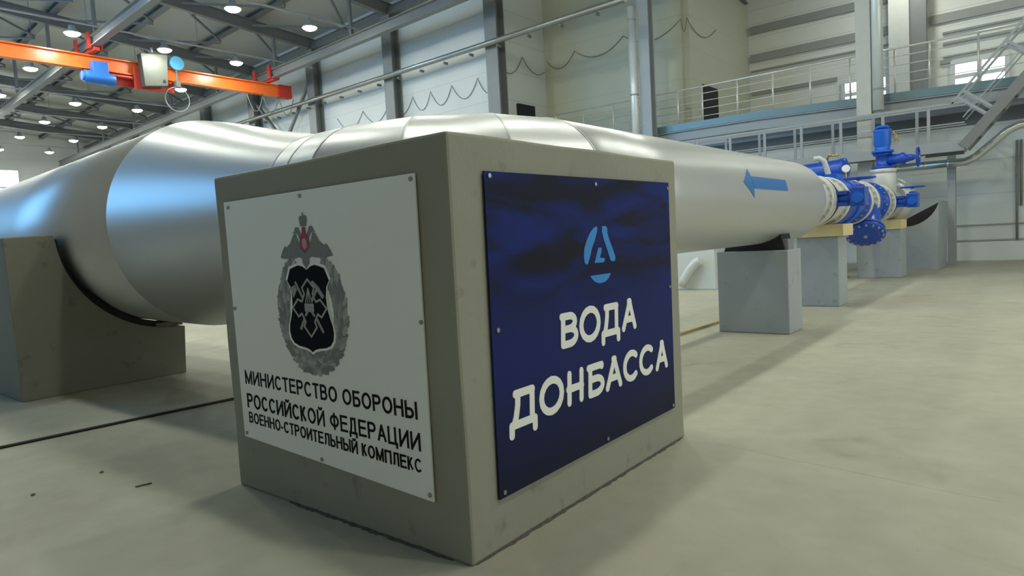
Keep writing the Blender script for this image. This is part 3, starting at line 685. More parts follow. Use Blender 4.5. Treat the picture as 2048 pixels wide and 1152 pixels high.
# wreath: base ring and lobed oak leaves in rows
def _wreath(b):
    rnd = random.Random(11); n = 72
    def rim(t, k):
        return (XC + 0.01 + k * 0.292 * cos(t), 1.108 + k * 0.318 * sin(t))
    inner, outer = [], []
    for i in range(n):
        t = 2 * pi * i / n; outer.append(rim(t, 1.0 + 0.03 * sin(i * 2.4))); inner.append(rim(t, 0.66))
    for i in range(n):
        t = 2 * pi * i / n
        if 62 < math.degrees(t) < 118: continue
        j = (i + 1) % n
        b.prism([outer[i], outer[j], inner[j], inner[i]], PLX, PD + 0.0006, PD + 0.0012, 0)
    for ring, k in enumerate((0.72, 0.86, 1.0)):
        m_ = 44 + 12 * ring
        for i in range(m_):
            t = 2 * pi * (i + 0.5 * (ring % 2)) / m_
            dg_ = math.degrees(t)
            if 66 < dg_ < 114: continue
            c = rim(t, k + rnd.uniform(-0.02, 0.02))
            upw = 1 if cos(t) > 0 else -1                    # leaves point up on both flanks
            ang = t + upw * radians(75 + rnd.uniform(-25, 25)) - upw * radians(18 * (ring - 1))
            L_ = rnd.uniform(0.026, 0.038); W_ = 0.014
            leaf = []
            for q in range(14):
                a = 2 * pi * q / 14; lob = 1.0 + 0.22 * (1 if q % 2 else -1)
                lx, ly = L_ * cos(a), W_ * sin(a) * lob
                leaf.append((c[0] + lx * cos(ang) - ly * sin(ang), c[1] + lx * sin(ang) + ly * cos(ang)))
            b.prism(leaf, PLX, PD + 0.0012, PD + 0.0018 + 0.0004 * rnd.random(), rnd.choice((0, 1, 1, 2)))
    for s_ in (-1, 1):                                        # stems crossing below
        stroke(b, [(XC + 0.01 + s_ * 0.03, 0.80), (XC + 0.01 - s_ * 0.035, 0.775)], 0.006, PLX, PD + 0.0012, PD + 0.0018, 1)
wr = mesh('crest', [M['silver'], M['silver_d'], M['silver_l']], sg, _wreath)
mesh('shield', [M['shield'], M['white'], M['silver']], wr, lambda b: (b.prism(shb, PLX, PD + 0.002, PD + 0.0026, 1), b.prism(sh, PLX, PD + 0.0028, PD + 0.0034, 0)))
def _star(b):
    cx, cz, a, c = XC, 1.131, 0.150, 0.152; d0, d1 = PD + 0.0036, PD + 0.0042
    N_ = lambda u, v: (cx + a * u, cz + c * v)
    q = [(0, 1), (0.36, 0.70), (0.24, 0.50), (0.33, 0.34), (0.42, 0.22), (0.66, 0.30), (1, 0), (0.68, -0.31), (0.47, -0.20), (0.27, -0.48), (0.37, -0.66), (0, -1)]
    pts = [N_(*p) for p in q] + [N_(-u, v) for u, v in q[-2:0:-1]]
    stroke(b, pts, 0.011, PLX, d0, d1, 1, True)
    stroke(b, [N_(0.71, -0.79), N_(0.42, -0.4)], 0.018, PLX, d0, d1); stroke(b, [N_(-0.58, -0.73), N_(-0.34, -0.4)], 0.018, PLX, d0, d1)
    stroke(b, [N_(0.26, -0.25), N_(0.1, -0.1)], 0.016, PLX, d0, d1); stroke(b, [N_(-0.24, -0.25), N_(-0.1, -0.1)], 0.016, PLX, d0, d1)
    stroke(b, [N_(0.2, 0.28), N_(0.55, 0.70)], 0.018, PLX, d0, d1); stroke(b, [N_(-0.35, 0.35), N_(-0.72, 0.88)], 0.016, PLX, d0, d1)
    b.prism([N_(-1.12, 0.70), N_(-0.78, 0.80), N_(-0.66, 0.64), N_(-0.90, 0.34)], PLX, d0, d1)          # axe blade
    stroke(b, [N_(0.30, 0.88), N_(0.62, 0.66)], 0.022, PLX, d0, d1); stroke(b, [N_(0.62, 0.62), N_(0.82, 0.42)], 0.026, PLX, d0, d1)   # hammer head
    for u in (-0.20, -0.07, 0.07, 0.20): stroke(b, [N_(0, 0.70), N_(u, 0.18)], 0.006, PLX, d0, d1, 1, False, False)
    b.prism([N_(-0.27, 0.16), N_(0.27, 0.16), N_(0.27, -0.13), N_(-0.27, -0.13)], PLX, d0, d1, 1)
    stroke(b, [N_(-0.27, 0.02), N_(0.27, 0.02)], 0.006, PLX, d1, d1 + 0.0004, 0)
mesh('star_badge', [M['silver'], M['silver_l']], wr, _star)
def _eagle(b):
    d0, d1 = PD + 0.0020, PD + 0.0030
    E_ = lambda u, v: (XC + u, v)
    for s_ in (-1, 1):
        b.prism([E_(s_ * p, z) for p, z in ((0.0, 1.535), (0.03, 1.50), (0.045, 1.47), (0.062, 1.495), (0.075, 1.525), (0.098, 1.518), (0.128, 1.478), (0.165, 1.455), (0.185, 1.462), (0.212, 1.432), (0.232, 1.40), (0.19, 1.394), (0.13, 1.392), (0.085, 1.395), (0.055, 1.40), (0.03, 1.39), (0.03, 1.37), (0.0, 1.334))], PLX, d0, d1, 0)
        b.prism([(XC + s_ * 0.062 + 0.021 * cos(t * pi / 6), 1.541 + 0.018 * sin(t * pi / 6)) for t in range(12)], PLX, d0, d1, 0)
        stroke(b, [E_(s_ * 0.05, 1.53), E_(s_ * 0.028, 1.50)], 0.024, PLX, d0, d1, 0)
        stroke(b, [E_(s_ * 0.08, 1.534), E_(s_ * 0.092, 1.528)], 0.008, PLX, d0, d1, 0)
        for k in range(5): stroke(b, [E_(s_ * (0.07 + 0.028 * k), 1.50 - 0.016 * k), E_(s_ * (0.10 + 0.028 * k), 1.405)], 0.005, PLX, d1, d1 + 0.0004, 1, False, False)
    b.prism([E_(-0.026, 1.560), E_(0.026, 1.560), E_(0.033, 1.590), E_(0.034, 1.608), E_(0.018, 1.616), E_(0, 1.612), E_(-0.018, 1.616), E_(-0.034, 1.608), E_(-0.033, 1.590)], PLX, d0, d1, 0)
    stroke(b, [E_(0, 1.612), E_(0, 1.628)], 0.007, PLX, d0, d1, 0)
    b.prism([E_(-0.012, 1.556), E_(0.012, 1.556), E_(0.018, 1.520), E_(0.040, 1.505), E_(0.042, 1.45), E_(0.0, 1.418), E_(-0.042, 1.45), E_(-0.040, 1.505), E_(-0.018, 1.520)], PLX, d1, d1 + 0.0006, 2)
    b.prism([E_(-0.018, 1.492), E_(0.006, 1.500), E_(0.020, 1.482), E_(0.024, 1.452), E_(0.0, 1.436), E_(-0.022, 1.458)], PLX, d1 + 0.0006, d1 + 0.0012, 3)
mesh('double_eagle', [M['silver_d'], M['silver'], M['red'], M['pink']], wr, _eagle)

# --- blue sign on the lit face
sb = thing('blue_sign', 'dark blue sign with a light blue logo and white words on the lit block face', 'sign', (0, 1.1, 0.24))
mesh('sign_panel', M['bluesign'], sb, lambda b: b.prism([(0.192, 0.242), (2.030, 0.246), (2.062, 1.745), (0.213, 1.741)], PRX, 0.006, PD))
for u, v in ((0.246, 1.721), (1.146, 1.709), (2.035, 1.708), (0.244, 1.021), (2.017, 1.062), (0.226, 0.268), (1.152, 0.270), (1.998, 0.268)):
    mesh('screw', M['screw'], sb, lambda b: b.prism([(u + 0.011 * cos(t * pi / 5), v + 0.011 * sin(t * pi / 5)) for t in range(10)], PRX, PD, PD + 0.006))
def _logo(b):
    for poly in ([(1.136, 1.477), (1.102, 1.466), (1.064, 1.44), (1.029, 1.401), (1.003, 1.361), (0.995, 1.324), (0.998, 1.286), (1.011, 1.272), (1.032, 1.274), (1.056, 1.313), (1.082, 1.361), (1.111, 1.398), (1.136, 1.44), (1.146, 1.467)],
                 [(1.198, 1.477), (1.192, 1.446), (1.21, 1.399), (1.24, 1.346), (1.272, 1.281), (1.291, 1.273), (1.322, 1.274), (1.329, 1.298), (1.298, 1.352), (1.267, 1.401), (1.251, 1.437), (1.25, 1.465), (1.236, 1.476)],
                 [(1.147, 1.358), (1.125, 1.321), (1.101, 1.275), (1.195, 1.273), (1.211, 1.285), (1.208, 1.296), (1.157, 1.302), (1.178, 1.334), (1.18, 1.357)],
                 [(1.047, 1.207), (1.152, 1.207), (1.269, 1.207), (1.248, 1.183), (1.208, 1.164), (1.148, 1.158), (1.104, 1.167), (1.07, 1.186)]):
        b.prism(poly, PRX, PD, PD + 0.0015)
mesh('logo', M['logo'], sb, _logo)
SW = 0.039
def glyph(b, ch, u0, u1, z0, z1, sl=0.012):
    """rounded stroke letters, slightly slanted"""
    W_, H_ = u1 - u0, z1 - z0; h = SW / 2
    G = lambda p: (u0 + h + p[0] * (W_ - SW) + sl * (p[1] - 0.5), z0 + h + p[1] * (H_ - SW))
    def s(*pts): stroke(b, [G(p) for p in pts], SW, PRX, PD, PD + 0.002)
    ar = lambda cx, cy, a, c, t0, t1: [(cx + a * cos(radians(t0 + (t1 - t0) * i / 16)), cy + c * sin(radians(t0 + (t1 - t0) * i / 16))) for i in range(17)]
    if ch == 'О': s(*ar(0.5, 0.5, 0.5, 0.5, 0, 360))
    elif ch == 'В':
        s((0.06, 0), (0.06, 1)); s((-0.04, 1), (0.5, 1), *ar(0.5, 0.77, 0.40, 0.23, 90, -90), (0.06, 0.54)); s((0.5, 0.54), *ar(0.52, 0.27, 0.48, 0.27, 90, -90), (0.06, 0))
    elif ch == 'А': s((0, 0), (0.52, 1), (1, 0)); s((0.2, 0.32), (0.82, 0.32)); s((0.44, 1), (0.56, 1))
    elif ch == 'Н': s((0.06, 0), (0.06, 1)); s((0.94, 0), (0.94, 1)); s((-0.02, 0.48), (0.98, 0.48))
    elif ch == 'Б': s((0.08, 0), (0.08, 1)); s((-0.04, 1), (0.90, 1), (0.90, 0.95)); s((0.08, 0.55), (0.5, 0.55), *ar(0.52, 0.275, 0.45, 0.275, 90, -90), (0.08, 0))
    elif ch == 'С': s(*ar(0.55, 0.5, 0.55, 0.5, 48, 312))
    elif ch == 'Д': s((0.02, 0), (0.02, 0.24), (0.98, 0.24), (0.98, 0)); s((0.10, 0.24), (0.19, 0.42), (0.26, 0.72), (0.27, 1)); s((0.17, 1), (0.88, 1)); s((0.86, 1), (0.86, 0.24))
def _w1(b):
    for a in (('В', 0.735, 0.905, 0.850, 1.035), ('О', 0.915, 1.132, 0.845, 1.046), ('Д', 1.135, 1.350, 0.803, 1.035), ('А', 1.372, 1.548, 0.848, 1.042)): glyph(b, *a)
mesh('lettering', M['letter'], sb, _w1)
def _w2(b):
    for a in (('Д', 0.285, 0.512, 0.492, 0.722), ('О', 0.526, 0.742, 0.534, 0.732), ('Н', 0.765, 0.935, 0.540, 0.728), ('Б', 0.965, 1.150, 0.538, 0.724), ('А', 1.160, 1.345, 0.536, 0.730), ('С', 1.358, 1.548, 0.540, 0.730), ('С', 1.558, 1.752, 0.538, 0.730), ('А', 1.778, 1.950, 0.536, 0.728)): glyph(b, *a)
mesh('lettering', M['letter'], sb, _w2)

# ------------------------------------------------------------------ the big pipeline
XA, ZA, R1 = -1.12, 1.768, 0.583
YB, RB = 1.26, 0.92                      # branch line y and bend radius
NP = 96
def ring(c, d, r, n=NP):
    d = Vector(d).normalized(); a = Vector((0, 0, 1)); s_ = d.cross(a).normalized()
    return [Vector(c) + a * cos(2 * pi * j / n) * r + s_ * sin(2 * pi * j / n) * r for j in range(n)]
pp = thing('insulated_pipeline', 'long silver clad pipeline bending behind the block and widening to the left', 'pipeline', (XA, 4.0, 1.18))
def _run(b):
    ye = 8.52
    prof = [(YB + RB, R1), (3.5, R1), (5.0, R1), (6.5, R1), (8.22, R1), (8.34, 0.575), (8.42, 0.55), (8.48, 0.51), (ye, 0.44)]
    b.rings([ring((XA, y, ZA), (0, 1, 0), r) for y, r in prof], True)
mesh('straight_run', M['pipe'], pp, _run)
bend = [0, 30, 60, 90]
def bpt(ph): return Vector((XA - RB + RB * cos(radians(ph)), YB + RB - RB * sin(radians(ph)), ZA))
def bdir(ph): return Vector((-sin(radians(ph)), -cos(radians(ph)), 0))
def _elbow(b):
    sec = [15, 45, 75]
    for i, (p0, p1) in enumerate(((0, 30), (30, 60), (60, 90))):
        b.rings([ring(bpt(p0), bdir(p0), R1), ring(bpt(p1), bdir(p1), R1)], False)
mesh('mitred_elbow', M['pipe'], pp, _elbow)
XR0, XR1 = -2.55, -5.25
mesh('branch_collar', M['pipe'], pp, lambda b: b.rings([ring((XA - RB, YB, ZA), (-1, 0, 0), R1), ring((XR0, YB, ZA), (-1, 0, 0), R1)], False))
YH, ZH, RH = 1.72, 1.79, 1.13
def _red(b):
    R = []
    for i in range(25):
        t = i / 24; s_ = t * t * (3 - 2 * t); s_ = 0.15 * s_ + 0.85 * t
        R.append(ring((XR0 + (XR1 - XR0) * t, YB + (YH - YB) * s_, ZA + (ZH - ZA) * s_), (-1, 0, 0), R1 + (RH - R1) * s_))
    b.rings(R, False)
mesh('reducer', M['pipe'], pp, _red)
def _head(b):
    R = [ring((XR1 + (-40 - XR1) * t, YH + 0.9 * t, ZH - 0.05 * t), (-1, 0, 0), RH - 0.08 * min(1, t * 3)) for t in (0, 0.1, 0.25, 0.5, 0.75, 1.0)]
    b.rings(R, True)
mesh('wide_header', M['pipe'], pp, _head)
def band(c, d, r=R1, w_=0.010):
    d = Vector(d)
    mesh('seam_band', M['seam'], pp, lambda b: b.rings([ring(Vector(c) - d * w_, d, r + 0.0005), ring(Vector(c) - d * w_ * 0.5, d, r + 0.003), ring(Vector(c) + d * w_ * 0.5, d, r + 0.003), ring(Vector(c) + d * w_, d, r + 0.0005)], False))
for ph in (0, 30, 60, 90): band(bpt(ph), bdir(ph))
band((-2.34, YB, ZA), (-1, 0, 0)); band((XR0, YB, ZA), (-1, 0, 0))
def _arrow(b):
    rr = R1 + 0.003
    C_ = lambda y, a: (XA + rr * cos(radians(a)), y, ZA + rr * sin(radians(a)))
    shaft = [[C_(5.33 + (6.54 - 5.33) * i / 8, a) for a in (6.8, 10.2, 13.6, 17.0, 20.6)] for i in range(9)]
    for i in range(8):
        for k in range(4): b.add([shaft[i][k], shaft[i + 1][k], shaft[i + 1][k + 1], shaft[i][k + 1]], [(0, 1, 2, 3)])
    n = 10; hd = []
    for i in range(n + 1):
        t = i / n; y = 5.04 + 0.285 * t; hw = 16.6 * t
        hd.append([C_(y, 12.9 + 0.3 * t + hw * k) for k in (-1, -0.6, -0.2, 0.2, 0.6, 1)])
    for i in range(n):
        for k in range(5): b.add([hd[i][k], hd[i + 1][k], hd[i + 1][k + 1], hd[i][k + 1]], [(0, 1, 2, 3)])
mesh('flow_arrow', M['arrow'], pp, _arrow)

# left saddle
YZX = lambda u, v, d: (d, u, v)
SR = 1.205
sad_poly = [(0.07, 0.0), (0.045, 1.745), (0.50, 1.765)]
for i in range(1, 25):
    a = radians(181 + (264 - 181) * i / 24); sad_poly.append((1.72 + SR * cos(a), 1.80 + SR * sin(a)))
sad_poly += [(1.835, 0.585), (1.80, 0.0)]
sd = thing('concrete_saddle', 'grey concrete saddle with a curved horn under the wide end of the pipe', 'concrete support', (-7.0, 0.9, 0))
mesh('saddle_body', M['saddle'], sd, lambda b: b.prism(sad_poly, YZX, -7.5, -6.5), 0.012)
mesh('rubber_gap_fill', M['rubber'], sd, lambda b: b.prism([(1.72 + (SR - 0.0) * cos(radians(a)), 1.80 + SR * sin(radians(a))) for a in range(184, 268, 6)] + [(1.72 + (1.132 + 0.038 * (a < 215)) * cos(radians(a)), 1.80 + (1.132 + 0.038 * (a < 215)) * sin(radians(a))) for a in range(262, 183, -6)], YZX, -7.46, -6.56))  # rubber thickened to paint in the dark gap under the pipe
tag(boxo('timber_wedge', M['wood'], None, -6.95, -6.53, 1.50, 1.82, 0.602, 0.655), 'brown timber wedge between the pipe and the concrete saddle', 'wedge')

# supports under the straight run
def support(label, x0, x1, y0, y1, h):
    o = rough_block('concrete_support', M['support'], x0, x1, y0, y1, h, 0.004, 6); return tag(o, label, 'concrete support')
support('grey painted concrete support nearest the sign block, under the arrow pipe', -1.60, -0.655, 6.85, 7.43, 1.10)
support('grey painted concrete support with a yellow slab, under the first flanges', -1.46, -0.785, 10.05, 10.63, 1.185)
support('grey painted concrete support with a yellow slab, behind the round blue cover', -1.78, -0.81, 16.2, 16.9, 1.17)
cr_ = thing('bearing_pad', 'black rubber bearing pad on the support nearest the sign block', 'bearing', (-1.1, 7.1, 1.10))
def _pad(b):
    P_ = [(-1.52, 1.098), (-0.72, 1.098)] + [(XA + (R1 + 0.0) * cos(radians(a)), ZA + (R1 + 0.0) * sin(radians(a))) for a in range(-52, -129, -6)]
    P_ = [(u, max(v, 1.098)) for u, v in P_]
    b.prism(P_, lambda u, v, d: (u, d, v), 6.92, 7.3)
mesh('pad', M['rubber'], cr_, _pad)
mesh('steel_lug', M['csteel'], cr_, lambda b: b.box(-0.76, -0.68, 6.95, 7.2, 1.098, 1.24))
for lab, a in (('yellow packing slab on the support under the first flanges', (-1.54, -0.69, 9.98, 10.68, 1.185, 1.385)), ('yellow packing slab on the support behind the round blue cover', (-1.80, -0.79, 16.15, 16.9, 1.17, 1.40))):
    tag(boxo('packing_slab', M['foam'], None, *a, bevel=0.01), lab, 'slab', 'yellow packing slabs')
# far saddle
fs = thing('concrete_saddle', 'grey concrete saddle with a black lined hollow at the far end of the pipe run', 'concrete support', (-1.2, 20.2, 0))
fp = [(-1.9, 0.0), (-1.9, 1.22)] + [(XA + 0.80 * cos(radians(a)), 1.98 + 0.80 * sin(radians(a))) for a in range(-112, -10, 8)] + [(-0.34, 1.84), (-0.38, 0.0)]
mesh('saddle_body', M['support'], fs, lambda b: b.prism(fp, lambda u, v, d: (u, d, v), 18.9, 20.9))
mesh('dark_hollow', M['rubber'], fs, lambda b: b.prism([(XA + 0.79 * cos(radians(a)), 1.98 + 0.79 * sin(radians(a))) for a in range(-110, -10, 6)], lambda u, v, d: (u, d, v), 19.0, 20.8))

# ------------------------------------------------------------------ flanged spools, valves, strainer
ZV = 1.79
def ax(b, prof, n=40, mi=0): b.lathe((XA, 0, ZV), (0, 1, 0), prof, n, mi)
def bolts(b, y, r, n, rb=0.02, l=0.05, mi=0, dirn=1):
    for k in range(n):
        a = 2 * pi * (k + 0.5) / n
        b.lathe((XA + r * cos(a), y, ZV + r * sin(a)), (0, dirn, 0), [(0, rb), (l, rb)], 6, mi, False)
def spool(label, y0, y1, r, rf, fl):
    t = thing('flanged_spool', label, 'pipe spool', (XA, (y0 + y1) / 2, ZV - rf))
    mesh('spool_body', M['flange'], t, lambda b: ax(b, [(y0, r), (y1, r)]))
    for (f0, f1) in fl:
        f = mesh('flange_ring', M['flange'], t, lambda b: ax(b, [(f0, rf - 0.012), (f0 + 0.012, rf), (f1 - 0.012, rf), (f1, rf - 0.012)]))
        mesh('bolt_ring', M['bolt'], f, lambda b: (bolts(b, f0 - 0.035, rf - 0.045, 20, 0.022, 0.04), bolts(b, f1, rf - 0.045, 20, 0.022, 0.035)))
    return t
spool('pale flanged spool bolted to the end of the silver pipe', 8.53, 9.68, 0.375, 0.425, [(9.42, 9.52), (9.58, 9.68)])
def bfly(label, y, gx):
    t = thing('butterfly_valve', label, 'valve', (XA, y, ZV - 0.41))
    mesh('wafer_ring', M['rubber'], t, lambda b: ax(b, [(y - 0.055, 0.40), (y - 0.05, 0.418), (y + 0.05, 0.418), (y + 0.055, 0.40)]))
    mesh('stem_arm', M['blue'], t, lambda b: (b.lathe((XA + 0.38, y, ZV), (1, 0, 0), [(0, 0.06), (0.08, 0.10), (0.20, 0.115), (0.27, 0.09)], 16), b.box(XA + 0.42, XA + 0.58, y - 0.12, y + 0.12, ZV - 0.12, ZV - 0.06), b.box(XA + 0.42, XA + 0.58, y - 0.12, y + 0.12, ZV + 0.06, ZV + 0.12)))
    g = mesh('gearbox', M['blue'], t, lambda b: (b.box(XA + 0.62, XA + 0.84, y - 0.17, y + 0.12, ZV - 0.14, ZV + 0.17), b.lathe((XA + 0.73, y - 0.02, ZV + 0.16), (0, 0, 1), [(0, 0.09), (0.05, 0.07)], 14)), 0.02)
    mesh('gearbox_cap', M['blue2'], g, lambda b: b.lathe((XA + 0.73, y - 0.17, ZV), (0, -1, 0), [(0, 0.09), (0.02, 0.085)], 18))
    hw = mesh('handwheel', M['blue'], t, lambda b: (b.tube([(XA + 0.72 + 0.235 * cos(2 * pi * k / 32), y - 0.02 + 0.235 * sin(2 * pi * k / 32), ZV + 0.305) for k in range(32)], 0.016, 8, closed=True),
        [b.bar((XA + 0.72, y - 0.02, ZV + 0.29), (XA + 0.72 + 0.23 * cos(a), y - 0.02 + 0.23 * sin(a), ZV + 0.305), 0.03, 0.012) for a in (0.4, 1.65, 2.9, 4.2, 5.4)],
        b.lathe((XA + 0.72, y - 0.02, ZV + 0.27), (0, 0, 1), [(0, 0.035), (0.05, 0.035)], 12)))
    mesh('wheel_stem', M['stainless'], t, lambda b: b.tube([(XA + 0.72, y - 0.02, ZV + 0.2), (XA + 0.72, y - 0.02, ZV + 0.28)], 0.018, 8))
bfly('butterfly valve with blue gearbox and flat handwheel between the two nearest pale flanges', 9.745, 0)
spool('pale flanged spool just behind the nearer butterfly valve', 9.81, 10.62, 0.375, 0.425, [(9.81, 9.91), (10.52, 10.62)])
cv = thing('check_valve', 'blue cast check valve body between the second and third pale flanges', 'valve', (XA, 11.4, ZV - 0.42))
mesh('valve_body', M['blue'], cv, lambda b: ax(b, [(10.62, 0.42), (10.72, 0.42), (10.75, 0.37), (11.0, 0.385), (11.4, 0.42), (11.9, 0.385), (12.16, 0.37), (12.20, 0.42), (12.30, 0.42)]))
mesh('body_rib', M['blue2'], cv, lambda b: (ax(b, [(11.3, 0.425), (11.32, 0.445), (11.45, 0.445), (11.47, 0.425)]), b.box(XA - 0.1, XA + 0.1, 11.05, 11.75, ZV + 0.38, ZV + 0.50)))
mesh('bolt_ring', M['bolt'], cv, lambda b: (bolts(b, 10.73, 0.39, 20, 0.02, 0.04), bolts(b, 12.15, 0.39, 20, 0.02, 0.04)))
spool('pale flanged spool between the blue check valve and the blue strainer', 12.31, 13.08, 0.36, 0.44, [(12.31, 12.45), (12.95, 13.08)])
ys_ = thing('y_strainer', 'blue strainer with a large round bolted cover hanging below the pipe line', 'strainer', (XA, 13.4, 0.93))
mesh('strainer_body', M['blue'], ys_, lambda b: ax(b, [(13.09, 0.43), (13.19, 0.43), (13.22, 0.36), (13.5, 0.37), (13.92, 0.36), (13.96, 0.44), (14.08, 0.44)]))
CA = Vector((0.16, -0.62, -0.77)).normalized(); CC = Vector((-0.90, 12.72, 1.18))
c0 = CC - CA * 0.72
mesh('branch', M['blue'], ys_, lambda b: b.lathe(c0, CA, [(-0.25, 0.30), (0.1, 0.30), (0.6, 0.29), (0.66, 0.36), (0.70, 0.36)], 36))
cvr = mesh('cover_plate', M['blue'], ys_, lambda b: b.lathe(CC, CA, [(0.0, 0.36), (0.06, 0.36), (0.07, 0.24), (0.085, 0.23)], 40))
def _cb(b):
    d, a, c = frame_of(CA)
    for k in range(16):
        t = 2 * pi * k / 16; b.lathe(CC + a * cos(t) * 0.315 + c * sin(t) * 0.315, CA, [(0.06, 0.022), (0.09, 0.022)], 6, 0, False)
    b.lathe(CC, CA, [(0.085, 0.035), (0.12, 0.035)], 8, 0, False)
mesh('cover_bolt_ring', M['bolt'], cvr, _cb)
mesh('bolt_ring', M['bolt'], ys_, lambda b: (bolts(b, 13.92, 0.41, 20, 0.02, 0.04), bolts(b, 13.2, 0.40, 20, 0.02, 0.04)))
spool('pale flanged spool between the blue strainer and the farther butterfly valve', 14.09, 14.98, 0.36, 0.425, [(14.09, 14.20), (14.88, 14.98)])
bfly('butterfly valve with blue gearbox and flat handwheel in front of the pale tee', 15.04, 0)
te = thing('pipe_tee', 'pale grey pipe tee with an upright neck below the tall blue air valve', 'pipe tee', (XA, 15.9, ZV - 0.4))
mesh('tee_body', M['flange'], te, lambda b: (ax(b, [(15.1, 0.42), (15.2, 0.42), (15.21, 0.36), (16.45, 0.36)]), b.lathe((XA, 15.9, ZV), (0, 0, 1), [(0.0, 0.275), (0.66, 0.275), (0.74, 0.25)], 36)))
mesh('neck_flange', M['flange'], te, lambda b: b.lathe((XA, 15.9, ZV + 0.76), (0, 0, 1), [(-0.04, 0.27), (-0.03, 0.285), (0.04, 0.285), (0.05, 0.27)], 36))
gv = thing('gate_valve', 'blue gate valve with an upright handwheel to the right, under the air valve', 'valve', (XA, 15.9, 2.6))
mesh('valve_body', M['blue'], gv, lambda b: (b.lathe((XA, 15.9, 2.61), (0, 0, 1), [(0, 0.24), (0.05, 0.24), (0.06, 0.15), (0.30, 0.15), (0.31, 0.20), (0.36, 0.20)], 28), b.lathe((XA + 0.1, 15.9, 2.80), (1, 0, 0.02), [(0, 0.13), (0.25, 0.12), (0.30, 0.145), (0.36, 0.145), (0.38, 0.10), (0.50, 0.075), (0.56, 0.05)], 20)))
mesh('stem', M['stainless'], gv, lambda b: b.tube([(XA + 0.62, 15.9, 2.81), (XA + 0.76, 15.9, 2.81)], 0.022, 10))
WX = XA + 0.72
mesh('handwheel', M['blue'], gv, lambda b: (b.tube([(WX, 15.9 + 0.215 * cos(2 * pi * k / 28), 2.81 + 0.215 * sin(2 * pi * k / 28)) for k in range(28)], 0.022, 8, closed=True),
    [b.bar((WX, 15.9, 2.81), (WX, 15.9 + 0.21 * cos(a), 2.81 + 0.21 * sin(a)), 0.03, 0.02) for a in (0.5, 2.07, 3.64, 5.21)], b.lathe((WX - 0.03, 15.9, 2.81), (1, 0, 0), [(0, 0.04), (0.06, 0.04)], 12)))
av = thing('air_valve', 'tall bright blue air valve standing on top of the gate valve', 'valve', (XA, 15.9, 2.98))
mesh('valve_barrel', M['blue2'], av, lambda b: b.lathe((XA, 15.9, 2.975), (0, 0, 1), [(0, 0.235), (0.06, 0.235), (0.07, 0.16), (0.14, 0.165), (0.20, 0.185), (0.46, 0.185), (0.50, 0.195), (0.54, 0.195)], 36))
mesh('valve_cap', M['blue2'], av, lambda b: b.lathe((XA, 15.9, 3.515), (0, 0, 1), [(0, 0.11), (0.03, 0.11), (0.035, 0.15), (0.07, 0.15), (0.10, 0.11)], 32))
def _fit(b):
    x = XA + 0.20
    b.tube([(x - 0.02, 15.85, 3.45), (x + 0.06, 15.82, 3.42), (x + 0.09, 15.82, 3.28), (x + 0.05, 15.82, 3.2)], 0.012, 6)
    b.tube([(x + 0.09, 15.82, 3.38), (x + 0.15, 15.82, 3.2)], 0.014, 6); b.tube([(x + 0.03, 15.82, 3.3), (x + 0.16, 15.82, 3.27)], 0.01, 6)
mesh('drain_cock', M['brass'], av, _fit)
# pipe beyond the tee, turning away to the left
p2 = thing('insulated_pipe_bend', 'silver clad pipe bend turning away behind the pale tee', 'pipe', (XA, 17.0, 1.3))
def _p2(b):
    r = 0.555; R = [ring((XA, 16.46, ZV + 0.08), (0, 1, 0), 0.40, 48), ring((XA, 16.55, ZV + 0.08), (0, 1, 0), 0.52, 48), ring((XA, 16.66, ZV + 0.08), (0, 1, 0), r, 48)]
    rb = 0.75; yc = 17.0
    for i in range(9):
        a = radians(90 * i / 8); R.append(ring((XA - rb + rb * cos(a), yc + rb * sin(a), ZV + 0.08), (-sin(a), cos(a), 0), r, 48))
    R.append(ring((-6.5, yc + rb, ZV + 0.08), (-1, 0, 0), r, 48))
    b.rings(R, True)
mesh('cladding', M['pipe'], p2, _p2)

# neighbouring blue surge vessel behind the valve line
vt = thing('blue_vessel', 'long blue horizontal vessel behind the nearer butterfly valve', 'vessel', (-2.5, 15.5, 0))
mesh('vessel_shell', M['blue'], vt, lambda b: b.lathe((-3.25, 15.7, 2.62), (1, -0.12, 0.03), [(0, 0.12), (0.05, 0.22), (0.14, 0.25), (1.25, 0.25), (1.35, 0.27), (1.42, 0.27), (1.44, 0.2), (1.5, 0.1)], 32))
mesh('manhole', M['blue2'], vt, lambda b: b.lathe((-2.35, 15.6, 2.86), (0, 0, 1), [(0, 0.09), (0.06, 0.09), (0.065, 0.11), (0.09, 0.11)], 20))
mesh('pedestal', M['support'], vt, lambda b: b.box(-3.0, -2.0, 15.45, 15.85, 0, 2.40))
mesh('top_fitting', M['brass'], vt, lambda b: (b.tube([(-2.25, 15.6, 2.95), (-2.25, 15.6, 3.02), (-2.0, 15.6, 3.02)], 0.025, 8), b.tube([(-2.2, 15.6, 3.02), (-2.2, 15.6, 3.06)], 0.05, 10)))
tag(mesh('grey_hose', M['cream'], None, lambda b: b.tube([(-1.62, 11.9, 2.66), (-1.52, 11.92, 2.665), (-1.44, 11.95, 2.60), (-1.40, 11.97, 2.45), (-1.36, 12.0, 2.24), (-1.30, 12.0, 2.19)], 0.05, 12)), 'grey bent vent tube standing on the blue check valve', 'tube')
def _gauge(b):
    b.lathe((-1.30, 13.1, 2.48), (0.3, -0.9, 0.1), [(0, 0.055), (0.05, 0.055)], 16, 0); b.tube([(-1.30, 13.06, 2.2), (-1.30, 13.06, 2.44)], 0.014, 6, True, 1)
ga = thing('pressure_gauge', 'small round white pressure gauge above the valve line', 'gauge', (-1.30, 13.06, 2.2))
mesh('dial', M['letter'], ga, lambda b: b.lathe((-1.30, 13.05, 2.50), (0.45, -0.9, 0.05), [(-0.03, 0.075), (0.03, 0.075)], 18))
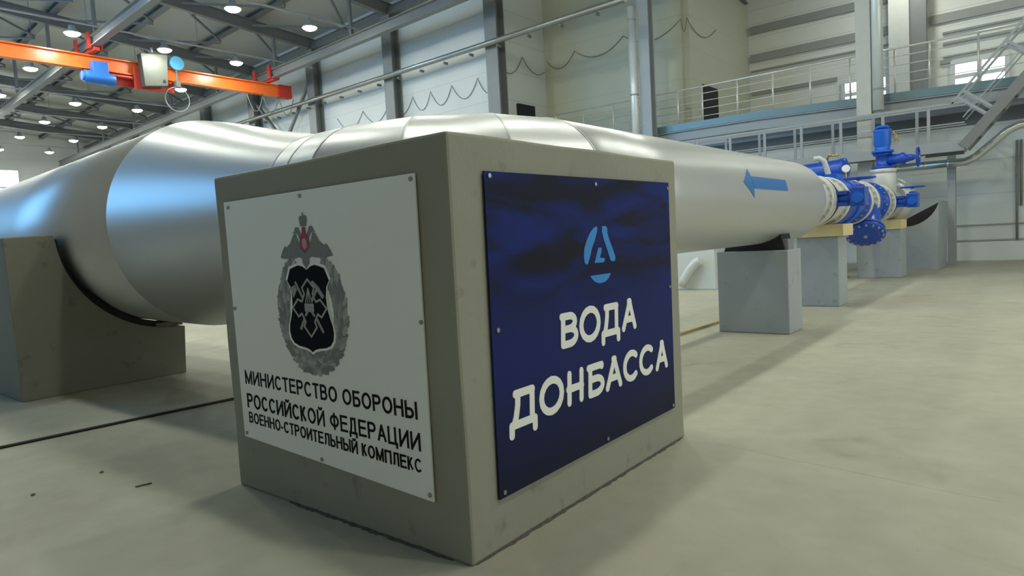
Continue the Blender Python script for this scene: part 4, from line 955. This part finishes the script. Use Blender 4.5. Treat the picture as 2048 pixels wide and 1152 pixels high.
mesh('gauge_stem', M['brass'], ga, lambda b: b.tube([(-1.30, 13.06, 2.20), (-1.30, 13.06, 2.44)], 0.016, 8))

# ------------------------------------------------------------------ things under and beside the pipe, floor
tag(boxo('white_partition', M['wall'], None, -7.5, -4.12, 13.0, 13.2, 0, 2.2, bevel=0.01), 'low white partition standing on the floor behind the silver pipe', 'partition')
tag(mesh('leaning_tube', M['frame'], None, lambda b: b.tube([(-4.90, 12.84, 0.11), (-4.82, 12.84, 0.25), (-4.66, 12.84, 0.50), (-4.50, 12.86, 0.66), (-4.42, 12.88, 0.70)], 0.105, 16)), 'pale bent tube leaning against the low white partition', 'tube')
tag(mesh('floor_cable', M['bcable'], None, lambda b: b.tube([(-4.80, -3.5, 0.012), (-4.52, -0.61, 0.012), (-4.43, 0.4, 0.012), (-4.34, 1.24, 0.012), (-4.28, 2.2, 0.012), (-4.24, 3.2, 0.012)], 0.013, 8)), 'black cable lying straight across the floor left of the block', 'cable')
tag(mesh('floor_batten', M['beige'], None, lambda b: b.bar((-2.02, 4.3, 0.02), (-1.90, 8.6, 0.02), 0.05, 0.04)), 'thin tan batten on the floor behind the nearest pipe support', 'batten')
tag(mesh('wood_splinter', M['wood'], None, lambda b: b.bar((-2.53, -0.39, 0.005), (-2.505, -0.30, 0.006), 0.008, 0.008)), 'small dark splinter lying on the floor left of the block', 'splinter')
for (x, y, lab) in ((-3.07, -0.39, 'tiny dark crumb on the floor beyond the splinter'), (-2.99, -0.81, 'tiny dark crumb on the floor near the left edge')):
    tag(mesh('debris_crumb', M['wood'], None, lambda b: b.lathe((x, y, 0.0), (0, 0, 1), [(0, 0.012), (0.006, 0.014), (0.012, 0.006)], 7, 0, False)), lab, 'debris')
def _crack(b):
    P_ = [(0.25, 2.13), (0.45, 2.12), (0.72, 2.06), (0.95, 2.04), (1.2, 2.0), (1.5, 1.95), (1.8, 1.92)]
    for i in range(len(P_) - 1):
        b.bar((P_[i][0], P_[i][1], 0.0), (P_[i + 1][0], P_[i + 1][1], 0.0), 0.0025, 0.001)
struct(mesh('trim_crack', M['beige'], None, _crack))
